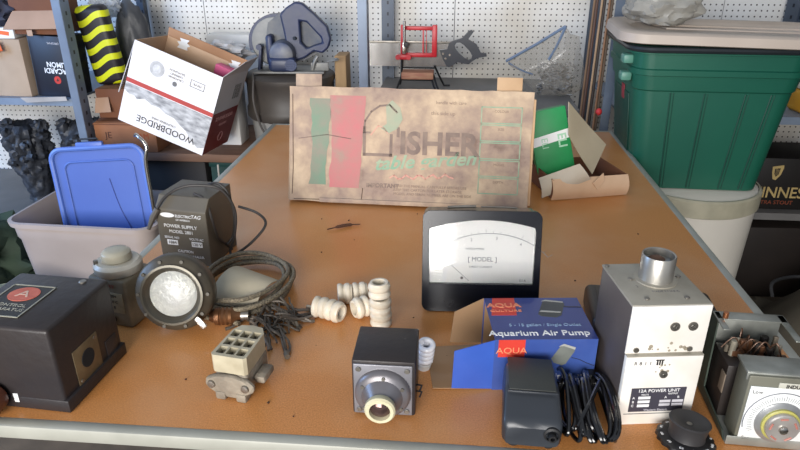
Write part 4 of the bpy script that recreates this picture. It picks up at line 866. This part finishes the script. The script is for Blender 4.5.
for x0 in (-.10, .13): MB().prism([(x0-.03, -.03), (x0+.018, -.026), (x0+.012, -.014), (x0+.024, -.006), (x0+.008, .002), (x0+.016, .016), (x0-.026, .012), (x0-.018, .0), (x0-.034, -.006), (x0-.022, -.016)], .0008, M=Matrix.Translation((0, d_/2-.0040, h_)) @ FX).done('torn_paper_patch', white_print, o, smooth=False)
MB().quad([(-w_/2, -d_/2, h_), (-w_/2, d_/2, h_), (-w_/2-.085, d_/2, h_-.07), (-w_/2-.022, -d_/2, h_-.22)], .003).done('left_flap', mat('grey_white_flap', (196, 192, 194), .6, 0, (180, 176, 178), 8), o, smooth=False)
MB().quad([(w_/2, -d_/2, h_), (w_/2, d_/2, h_), (w_/2+.026, d_/2+.0, h_+.070), (w_/2+.030, -d_/2+.10, h_+.060)], .003).done('right_flap', mat('grey_white_flap', (196, 192, 194)), o, smooth=False)
MB().box((.12, .04, h_-.02), (.07, .05, .04), bev=.004).done('pink_insert', mat('pink_insert', (224, 96, 140), .6), o)
fy = -d_/2-.0004
def FP(u, v): return (-w_/2+u*w_, h_*v)
FM = Matrix.Translation((0, -d_/2, 0)) @ FX
MB().box((0, fy, h_*.525), (w_, .0008, h_*.052)).done('red_stripe', mat('brick_red_print', (182, 66, 56), .45, 0, (164, 58, 50), 12), o, smooth=False)
low = [(0, .40), (.06, .36), (.12, .37), (.16, .335), (.24, .38), (.33, .345), (.42, .35), (.5, .31), (.6, .30), (.68, .25), (.76, .21), (.84, .12), (.93, .065), (1, .10)]
MB().prism([FP(0, .49), FP(1, .49)]+[FP(u, v) for u, v in reversed(low)], .0008, M=FM).done('landscape_print', mat('engraved_landscape', (206, 204, 202), .5, 0, (104, 104, 106), 30, .55, detail=9, stretch=(1, 1, 2.5)), o, smooth=False)
x_, z_ = FP(.54, .125); text('WOODBRIDGE', .037, black_print, o, (x_, fy-.0006, z_), rot=(PI/2, PI, 0), sx=.98, th=.0004); x_, z_ = FP(.50, .20); text('CALIFORNIA WINE', .012, grey_print, o, (x_, fy-.0006, z_), rot=(PI/2, PI, 0))
x_, z_ = FP(.30, .78)
MB().lathe([(.0, 0), (.030, 0), (.030, .0008), (0, .0008)], axis='y-', c=(x_, fy+.0006, z_), seg=36).done('round_seal', mat('seal_grey', (196, 194, 192), .6, 0, (160, 158, 156), 60), o); MB().lathe([(.0, 0), (.017, 0), (.017, .0006), (0, .0006)], axis='y-', c=(x_, fy-.0004, z_), seg=30).done('seal_centre', mat('seal_pale', (216, 214, 212), .6, 0, (176, 174, 172), 80), o)
x_, z_ = FP(.52, .80)
for i, s_ in enumerate(('CALIFORNIA', 'CABERNET', 'SAUVIGNON')): text(s_, .011, grey_print, o, (x_, fy-.0006, z_-.012+i*.013), rot=(PI/2, PI, 0))
MB().cyl((x_, fy+.0004, z_-.034), .0095, .0008, axis='y-').done('small_mark', grey_print, o)
x_, z_ = FP(.76, .79); q = MB()
for s_ in (-1, 1): q.box((x_+s_*.028, fy, z_), (.0022, .001, .028)); q.box((x_, fy, z_+s_*.013), (.058, .001, .0022))
q.done('rectangle_outline', grey_print, o, smooth=False); text('750 ML', .012, grey_print, o, (x_, fy-.0006, z_), rot=(PI/2, PI, 0))

o = thing('white_carton', 'plain white carton with small red mark behind the tilted wine carton', 'carton', (-1.00, 3.03, zs))
MB().box((0, 0, .215), (.34, .10, .43), bev=.004).done('carton_body', mat('white_board', (226, 224, 220), .6, 0, (214, 212, 206), 4), o)
MB().prism([(-.014, -.008), (.012, -.010), (.016, .008), (.002, .004), (-.010, .008)], .0008, M=Matrix.Translation((-.105, -.050, .385)) @ FX).done('red_mark', mat('bright_red', (232, 60, 60), .5), o, smooth=False)
q = MB().blob((-.985, 2.70, .985), (.10, .08, .04), 4, .25, 3, seed=14).done('plastic_wrap_heap', mat('frosted_wrap', (214, 212, 212), .3, alpha=.85)); tag(q, 'crumpled frosted plastic heap between the wine carton and blue saw', 'plastic wrap')
q = MB().box((-1.0, 2.70, .77), (.14, .12, .365), bev=.006).done('dull_white_carton', mat('white_board', (226, 224, 220))); tag(q, 'narrow white carton behind wine carton supporting the frosted plastic heap', 'carton')

# drum and blue saw
o = thing('shop_drum', 'round drum with black upper body and grey lower part under the blue saw', 'drum', (-.715, 2.745, zs))
MB().lathe([(0, 0), (.165, 0), (.172, .01), (.180, .115), (.178, .122), (0, .122)], seg=44).done('lower_tank', mat('grey_tank', (148, 148, 146), .5, 0, (124, 124, 122), 8), o)
MB().lathe([(0, .122), (.19, .122), (.196, .130), (.196, .165), (.190, .175), (.190, .27), (.196, .28), (.196, .300), (.18, .312), (0, .314)], seg=44).done('upper_body', mat('dusty_black_body', (58, 54, 52), .5, 0, (74, 68, 62), 7, .6), o)
MB().tube(smooth_pts([(-.135, -.09, .318), (-.115, -.162, .305), (-.112, -.198, .22), (-.095, -.190, .12), (-.07, -.182, .06), (-.055, -.18, .02)]), .0045, 8).done('cable', mat('grey_cable', (92, 88, 86), .5), o)
o = thing('circular_saw', 'dusty blue electric circular saw resting on top of the black drum', 'power saw', (-.70, 2.73, zs+.316), (0, 0, 4))
sb = mat('dusty_saw_blue', (10, 30, 76), .42, 0, (44, 52, 74), 12, .3, bump=.1); gs = mat('dusty_guard_grey', (136, 136, 132), .5, .2, (92, 94, 98), 16)
q = MB(); q.lathe([(0, 0), (.098, 0), (.104, .006), (.104, .040), (.098, .046), (0, .048)], axis='y-', c=(-.062, .03, .125), seg=40); q.done('blade_guard', gs, o)
q = MB(); q.prism([(.085+.0, 0)]+[(.118*math.cos(math.radians(a)), .118*math.sin(math.radians(a))) for a in range(35, 196, 10)]+[(.092*math.cos(math.radians(a)), .092*math.sin(math.radians(a))) for a in range(195, 34, -10)], .052, M=Matrix.Translation((-.058, .038, .118)) @ FX); q.done('guard_rim', sb, o)
pxm = lambda L: [((x-287)*.00435, (81-y)*.00435) for x, y in L]
q = MB(); q.prism(pxm([(281, 26), (287, 20), (296, 14.5), (303, 15.5), (314, 25), (326, 37), (329, 48), (326, 57), (320, 62), (312, 60), (303, 66), (292, 70), (286, 60), (284, 44)]), .040, M=Matrix.Translation((.0, -.025, 0)) @ FX, holes=[pxm([(300, 32), (306, 33), (319, 47), (320, 52), (313, 54), (305, 57), (300, 52)])]); ho_ = q.done('handle', sb, o, smooth=False)
bv = ho_.modifiers.new('bevel', 'BEVEL'); bv.width = .008; bv.segments = 3
MB().prism(pxm([(262, 62), (268, 34), (282, 24), (302, 30), (321, 50), (318, 60), (300, 70), (280, 72)]), .030, M=Matrix.Translation((.0, -.004, 0)) @ FX).done('rear_housing', mat('dusty_housing', (112, 112, 110), .6, 0, (62, 72, 92), 20, .6), o, smooth=False)
q = MB(); q.lathe([(0, -.03), (.050, -.03), (.054, -.02), (.054, .05), (.048, .075), (.034, .082), (0, .083)], axis='y-', c=(-.022, -.035, .085), seg=32); q.done('motor', mat('dusty_motor', (120, 120, 120), .5, .1, (46, 62, 96), 18, .6), o)
q = MB(); q.box((-.02, -.10, .045), (.115, .05, .062), bev=.018, seg=3); q.box((-.075, -.04, .10), (.03, .09, .12), bev=.012); q.done('gear_case', sb, o)
q = MB()
for i in range(4): q.box((.016, -.128, .028+i*.010), (.036, .004, .004))
q.cyl((.018, -.118, .045), .024, .008, axis='y-'); q.done('vent_cap', mat('navy_cap', (34, 52, 92), .5), o)
MB().tube([(.03, -.072, .145), (.034, -.062, .145)], .008, 8).done('trigger', rubber, o)
MB().box((.0, -.02, .008), (.30, .15, .010), bev=.002).done('base_shoe', gs, o)
q = MB(); q.box((.13, -.07, .030), (.075, .006, .034), bev=.002); q.tube([(.16, -.07, .05), (.205, -.075, .058), (.212, -.08, .062), (.205, -.085, .066), (.196, -.08, .062)], .004, 8); q.tube([(.10, -.08, .02), (.112, -.085, .055), (.125, -.08, .075)], .007, 8); q.done('depth_lever', gs, o)
q = MB(); q.box((-.125, -.03, .06), (.012, .05, .10), bev=.004, rot=(0, .15, 0)); q.cyl((-.12, -.05, .11), .012, .03, axis='y-'); q.done('side_bracket', sb, o)
q = MB().box((-.49, 2.80, zs+.19), (.05, .12, .38), bev=.004).done('wood_offcut', mat('pale_offcut', (168, 140, 104), .8, 0, (150, 122, 88), 6, stretch=(6, 6, 1))); tag(q, 'upright pale wood offcut standing right of the black drum', 'wood offcut')
q = MB().box((-.535, 2.60, zs+.13), (.05, .10, .26), bev=.006).done('dark_offcut', dark_worn); tag(q, 'dark block standing between drum and large worn carton', 'block')
# teal crate under the wooden shelf
o = thing('teal_crate', 'dark teal crate on the bottom shelf under the wooden shelf', 'crate', (-.86, 2.75, .122))
open_box(MB(), .40, .34, .405, .008).done('crate_walls', mat('dark_teal_plastic', (18, 62, 60), .5), o, smooth=False)
MB().box((0, -.172, .395), (.41, .01, .02), bev=.002).done('crate_rim', mat('dark_teal_plastic', (18, 62, 60)), o)
q = MB().tube([(-.985, 2.475, .552), (-.99, 2.47, .30), (-.98, 2.475, .125)], .004, 6).done('white_string', mat('white_cord', (188, 182, 172), .6)); tag(q, 'thin white cord hanging from the front edge of wooden shelf', 'cord')

# ------------------------------------------------------------------ middle shelf: mitre saw, bag
zm = .81; ym = 2.86
o = thing('mitre_saw', 'red-framed mitre saw station on black wire stand with black-handled back saw', 'saw', (-.16, ym, zm))
redp = mat('red_painted_frame', (200, 32, 44), .4, 0, (176, 26, 38), 14)
q = MB()
for x_ in (-.066, .072): q.box((x_, 0, .208), (.022, .02, .136), bev=.003)
q.box((.002, 0, .262), (.13, .016, .016), bev=.003); q.box((.002, 0, .148), (.13, .018, .018), bev=.003)
for x_ in (-.088, -.040): q.cyl((x_, -.012, .140), .011, .014, axis='y-')
q.box((-.064, -.012, .140), (.05, .02, .022), bev=.004); q.box((.022, .0, .205), (.006, .006, .11)); q.box((.036, .0, .205), (.003, .006, .11))
q.done('red_frame', redp, o)
q = MB(); q.cyl((-.060, -.022, .155), .0065, .14); q.box((-.060, -.022, .180), (.018, .014, .05), bev=.003); q.done('guide_post', chrome, o)
MB().lathe([(0, 0), (.011, 0), (.012, .004), (.010, .010), (0, .011)], axis='y-', c=(-.052, -.030, .196)).done('knob', rubber, o)
q = MB()
q.tube([(-.072, -.01, .135), (-.074, -.015, .05), (-.092, -.06, .004)], .0045, 8); q.tube([(-.072, .012, .135), (-.074, .02, .05), (-.086, .07, .004)], .0045, 8)
q.tube([(.074, .01, .100), (.095, .04, .05), (.118, .055, .004), (.145, .055, .004)], .0045, 8); q.tube([(.070, -.01, .065), (.088, -.05, .02), (.098, -.06, .004)], .0045, 8); q.tube([(-.072, -.01, .04), (.07, -.01, .04)], .0045, 8); q.tube([(.058, -.012, .064), (.074, -.05, .020), (.084, -.06, .004)], .0045, 8); q.tube([(-.072, .012, .09), (.074, .01, .09)], .004, 8)
q.done('wire_stand', rubber, o)
MB().box((.0, -.002, .063), (.142, .09, .030), bev=.003).done('wood_block', mat('red_stained_wood', (186, 142, 108), .7, 0, (160, 96, 76), 20, stretch=(1, 6, 6)), o)
MB().box((-.035, .016, .1465), (.385, .0016, .104), bev=.0005).done('saw_blade', mat('galvanised_blade', (156, 156, 156), .26, .85, (120, 118, 116), 7, stretch=(4, 1, .6)), o, smooth=False)
MB().box((-.035, .016, .200), (.385, .006, .010), bev=.001).done('blade_spine', steel, o)
hp = [(35, 255), (75, 250), (82, 222), (90, 215), (150, 195), (185, 157), (199, 154), (207, 162), (196, 178), (180, 200), (225, 225), (240, 250), (250, 268), (278, 270), (281, 284), (250, 290), (235, 292), (205, 312), (190, 325), (160, 322), (130, 315), (110, 330), (85, 342), (72, 335), (52, 300)]
hh = [(112, 232), (122, 217), (140, 216), (160, 228), (190, 258), (206, 282), (202, 300), (188, 306), (168, 298), (140, 276), (118, 252)]
k = .00085; hf = lambda L: [((x-20)*k, (342-y)*k) for x, y in L]
ho = [[(x+.006*math.cos(a), z+.006*math.sin(a)) for a in [2*PI*i/8 for i in range(8)]] for x, z in ((.030, .058), (.044, .036), (.062, .054))]
MB().prism(hf(hp), .022, M=Matrix.Translation((.082, .028, .095)) @ FX, holes=[hf(hh)]).done('saw_handle', mat('black_handle_plastic', (58, 60, 66), .45), o, smooth=False)
q = MB()
for x_, z_ in ((.038, .060), (.050, .040), (.068, .056)): q.cyl((.072+x_, .006, .095+z_-.002), .0048, .003, axis='y-', seg=10)
q.done('handle_rivets', chrome, o)

o = thing('hardware_bag', 'clear zip bag full of screws and metal hardware, slumped on the middle shelf', 'bag', (.42, 2.76, zm))
cl = mat('clear_bag_film', (190, 184, 172), .12, 0, (170, 162, 148), alpha=.30, bump=.8, bscale=30)
A_, B_, C2, D2 = Vector((-.198, .0, .145)), Vector((.035, .0, .285)), Vector((.120, .0, .15)), Vector((.0, .0, 0))
prof = [(-.198, .142), (.035, .288), (.090, .24), (.130, .13), (.128, .03), (.09, .002), (-.06, .002), (-.10, .05), (-.13, .09)]
q = MB(); n = len(prof)
cn = [q.bm.verts.new((-.0+.01, s_*.07, .11)) for s_ in (-1, 1)]
rnd = random.Random(8); ringv = [q.bm.verts.new((x, 0, z)) for x, z in prof]; mids = {}
for s_ in (0, 1):
    mid = [q.bm.verts.new((x*.6+.004+rnd.uniform(-.01, .01), (-1, 1)[s_]*.055+rnd.uniform(-.01, .01), .11+(z-.11)*.62+rnd.uniform(-.01, .01))) for x, z in prof]
    for i in range(n):
        j = (i+1) % n; q.bm.faces.new((ringv[i], ringv[j], mid[j], mid[i])); q.bm.faces.new((mid[i], mid[j], cn[s_]))
bmesh.ops.subdivide_edges(q.bm, edges=q.bm.edges[:], cuts=3, use_grid_fill=True)
for v in q.bm.verts: v.co += Vector((1, 1, 1))*noise.noise(v.co*28)*.014; v.co.z = max(v.co.z, .002)
q.done('film', cl, o)
zb = mat('blue_zip_strip', (112, 132, 160), .35)
q = MB(); q.tube([(-.20, -.006, .143), (-.08, -.012, .215), (.035, -.006, .288)], .006, 8); q.tube([(.035, -.006, .286), (.0, -.04, .21), (-.030, -.062, .160)], .0055, 8); q.tube([(-.19, -.01, .138), (-.13, -.04, .11), (-.09, -.06, .10)], .003, 8); q.done('zip_strip', zb, o)
q = MB(); rnd = random.Random(31)
for i in range(150):
    a = rnd.uniform(0, 2*PI); x_, y_, z_ = rnd.uniform(-.08, .085), rnd.uniform(-.05, .042), rnd.uniform(.006, .13)
    if z_ > .05: x_ = x_*.8+.01
    L_ = rnd.uniform(.010, .026); q.tube([(x_, y_, z_), (x_+L_*math.cos(a), y_+L_*.4*math.sin(a), z_+rnd.uniform(-.5, .8)*L_*.8)], rnd.uniform(.0025, .0075), 6)
hwd = q.done('metal_hardware', mat('mixed_metal_hardware', (214, 212, 210), .25, .85, (110, 108, 108), 60, .7)); hwd.location = (.42, 2.76, zm+.004); tag(hwd, 'heap of small screws and metal parts seen inside the clear zip bag', 'hardware', kind='stuff')

# rods behind the table corner
rnd = random.Random(17); cols2 = [(122, 96, 72), (88, 62, 50), (168, 140, 110), (60, 52, 50), (140, 104, 76), (100, 84, 70)]
wheres = ['leftmost', 'second from left', 'third from left', 'third from right', 'second from right', 'rightmost']
for i in range(6):
    x_ = .500+i*.0135; q = MB().tube([(x_-.012, 2.448+.018*(i % 2), .0), (x_, 2.458+.018*(i % 2), 1.42)], .0055 if i % 2 else .0042, 8).done('thin_rod', mat('rod_tone_%d' % i, cols2[i], .6))
    tag(q, '%s of six thin brown rods standing between zip bag and green tote' % wheres[i], 'rod', 'thin rods beside the green tote')
q = MB().blob((.56, 2.44, .82), (.012, .012, .014), 2, .1).done('red_cap', mat('bright_red', (232, 60, 60))); q.location = (0, .0, 0); tag(q, 'small red cap tucked among the thin rods above the table corner', 'cap')

# ------------------------------------------------------------------ right side: tote on drum
o = thing('white_drum', 'white plastic drum on floor right of table carrying the green tote', 'drum', (.862, 2.205, 0)); o.scale = (.845, .845, 1)
MB().lathe([(0, 0), (.225, 0), (.235, .01), (.258, .56), (.262, .575), (.262, .630), (.250, .638), (0, .638)], seg=56).done('drum_body', mat('white_drum_plastic', (226, 220, 208), .5, 0, (212, 206, 194), 4), o)
MB().lathe([(.2585, .574), (.268, .580), (.268, .634), (.262, .640), (.255, .640)], seg=56).done('drum_lid', mat('translucent_lid', (188, 182, 158), .4), o)
o = thing('green_tote', 'large dark green plastic tote with doubled rim standing on the white drum', 'storage tote', (.840, 2.275, .641), (0, 0, -1.5))
gt = mat('dark_green_plastic', (24, 92, 72), .42, 0, (20, 82, 66), 4); ht = .475
mb, ring = tapered_bin(0, 0, 0, 0, 0, 0)
R_ = [ring(.42, .35, 0, .05), ring(.495, .395, .335, .055), ring(.508, .408, .340, .06), ring(.520, .418, .385, .06), ring(.535, .435, .388, .065), ring(.538, .438, .405, .065), ring(.525, .423, .408, .06), ring(.532, .428, .452, .06), ring(.565, .460, .455, .07), ring(.568, .463, ht, .07), ring(.520, .426, ht+.002, .06), ring(.49, .40, .44, .05), ring(.385, .315, .006, .045)]
loft(mb, R_, True, True); mb.done('tub', gt, o)
q = MB()
for x_ in (-.140, -.035, .090, .168):
    for e_ in (0, .010): q.tube([(x_*.84+e_, -.176, .006), (x_+e_, -.1975, .332)], .0028 if e_ == 0 else .0016, 6)
q.done('ribs', mat('deep_green', (16, 70, 56), .5), o)
q = MB().tube([(x, y, ht-.006) for x, y in [(v[0], v[1]) for v in [(p[0], p[1]-.2315) for p in rrect(.565, .463, .07)]]], .0095, 8, closed=True); q.done('dark_upper_rim', mat('black_green_rim', (34, 40, 44), .4), o)
for z_ in (.43, .375): MB().box((-.276, -.14, z_), (.035, .05, .030), bev=.008).done('handle_clip', mat('pale_green_clip', (92, 148, 130), .45), o)
MB().box((-.2465, -.02, .30), (.002, .04, .05), rot=(0, -.10, 0)).done('red_sticker', mat('red_sticker', (160, 50, 60), .6), o, smooth=False)
MB().box((-.235, 0, .20), (.003, .22, .22), rot=(0, -.105, 0), bev=.001).done('side_ridge', mat('deep_green', (16, 70, 56)), o)
o = thing('beige_lid', 'large beige plastic lid lying loose on top of the green tote', 'lid', (.885, 2.235, 1.124), (1.0, 1.0, -4))
bl_ = mat('beige_grey_plastic', (190, 176, 162), .5, 0, (174, 160, 146), 4)
mb, ring = tapered_bin(0, 0, 0, 0, 0, 0)
R_ = [ring(.70, .40, 0, .08), ring(.72, .42, .004, .085), ring(.715, .415, .030, .085), ring(.70, .40, .036, .08), ring(.62, .33, .037, .07), ring(.60, .31, .030, .06)]
loft(mb, R_, True, True); mb.done('lid_panel', bl_, o)
MB().tube([(-.20, -.06, .031), (.22, -.06, .031), (.26, .02, .031), (-.24, .02, .031)], .0045, 8, closed=True).done('raised_ridge', bl_, o)
q = MB().blob((.690, 2.28, 1.222), (.12, .10, .072), 4, .14, 2.4, seed=23, flat=.8).done('film_heap', mat('milky_film', (176, 172, 162), .35, alpha=.72, bump=.5, bscale=18)); tag(q, 'crumpled milky plastic film lying on the beige lid', 'plastic film')

# dark clutter at right
o = thing('stout_carton', 'black stout beer carton with gold lettering and harp right of green tote', 'carton', (1.375, 2.66, .401), (0, 0, 0))
MB().box((0, 0, .11), (.40, .24, .22), bev=.003).done('carton_body', mat('carton_black', (26, 22, 20), .5), o)
gd = mat('gold_ink', (196, 170, 112), .5); text('GUINNESS', .066, gd, o, (-.183, -.1206, .072), sx=.92, align='LEFT', off=.0008); text('EXTRA STOUT', .024, mat('dull_red_ink', (150, 72, 44), .6), o, (-.12, -.1206, .030), align='LEFT')
MB().prism([(-.020, .045), (.022, .052), (.024, .04), (.018, .01), (.002, -.012), (-.010, -.008), (-.018, .02)], .0008, M=Matrix.Translation((-.055, -.12, .140)) @ FX, holes=[[(-.010, .036), (.013, .040), (.010, .012), (.0, .002), (-.008, .014)]]).done('harp_emblem', gd, o, smooth=False)
q = MB()
for i in range(4): q.tube([(-.060+i*.005, -.121, .181), (-.058+i*.004, -.121, .148)], .0006, 4)
q.done('harp_strings', gd, o)
o = thing('lower_dark_carton', 'dark carton under the stout carton on the floor at right', 'carton', (1.37, 2.62, 0), (0, 0, 2))
MB().box((0, 0, .165), (.42, .22, .33), bev=.004).done('carton_body', mat('carton_dark_brown', (40, 32, 28), .6), o)
o = thing('yellow_packet', 'yellow packet on the right shelf beside the green tote', 'packet', (1.42, 2.60, .80), (0, 0, 6)); MB().box((0, 0, .045), (.15, .12, .09), bev=.02, seg=3).done('packet_body', mat('yellow_print', (196, 150, 32), .5, 0, (170, 120, 28), 12), o)
MB().box((0, 0, .098), (.14, .11, .016), bev=.004).done('pale_lid', mat('pale_strip', (196, 194, 180)), o)
q = MB().box((1.64, 2.72, .90), (.22, .30, .20), bev=.01).done('dark_crate', mat('dark_crate_paint', (40, 36, 36), .7)); tag(q, 'dark crate at the right end of right shelf', 'crate')
q = MB()
nn = 40
def heap(u, v):
    x = 1.10+.95*u; y = 1.50+.95*v; r = math.hypot((x-1.58)/.46, (y-2.0)/.46); z = .34*max(0, 1-r**2.6)
    return (x, y, max(.004, z+.05*noise.noise(Vector((x*5, y*5, 0)))*(1 if r < 1.15 else .1)+.004))
q.sheet(heap, nn, nn, -.003); tag(q.done('tarp_heap', mat('olive_tarp', (106, 98, 82), .75, 0, (76, 68, 56), 6, bump=.4, bscale=20)), 'crumpled olive-grey tarp heap on floor right of the table', 'tarp')
q = MB().tube(smooth_pts([(1.12, 1.98, .30), (1.12, 2.0, .345), (1.2, 2.02, .36), (1.28, 2.0, .36), (1.34, 1.96, .372)]), .006, 8).done('black_hose', rubber); tag(q, 'thin black hose lying across the tarp by the white drum', 'hose')
q = MB().blob((.985, 1.80, .12), (.105, .12, .13), 4, .16, 2.6, seed=40, flat=.85).done('grey_rag_bundle', mat('grey_rag', (112, 104, 92), .9, 0, (86, 78, 68), 8, bump=.4)); tag(q, 'grey rag bundle on floor at foot of the white drum', 'rag')

q = MB().box((-1.27, 2.74, .325), (.38, .34, .41), bev=.01).done('shade_filler_box', mat('shade_filler_dark', (34, 32, 34), .7)); tag(q, 'added dark box standing in for shade on the bottom shelf between blue bin lid and teal crate', 'box')  # invented box; fills the space under the wooden shelf with darkness
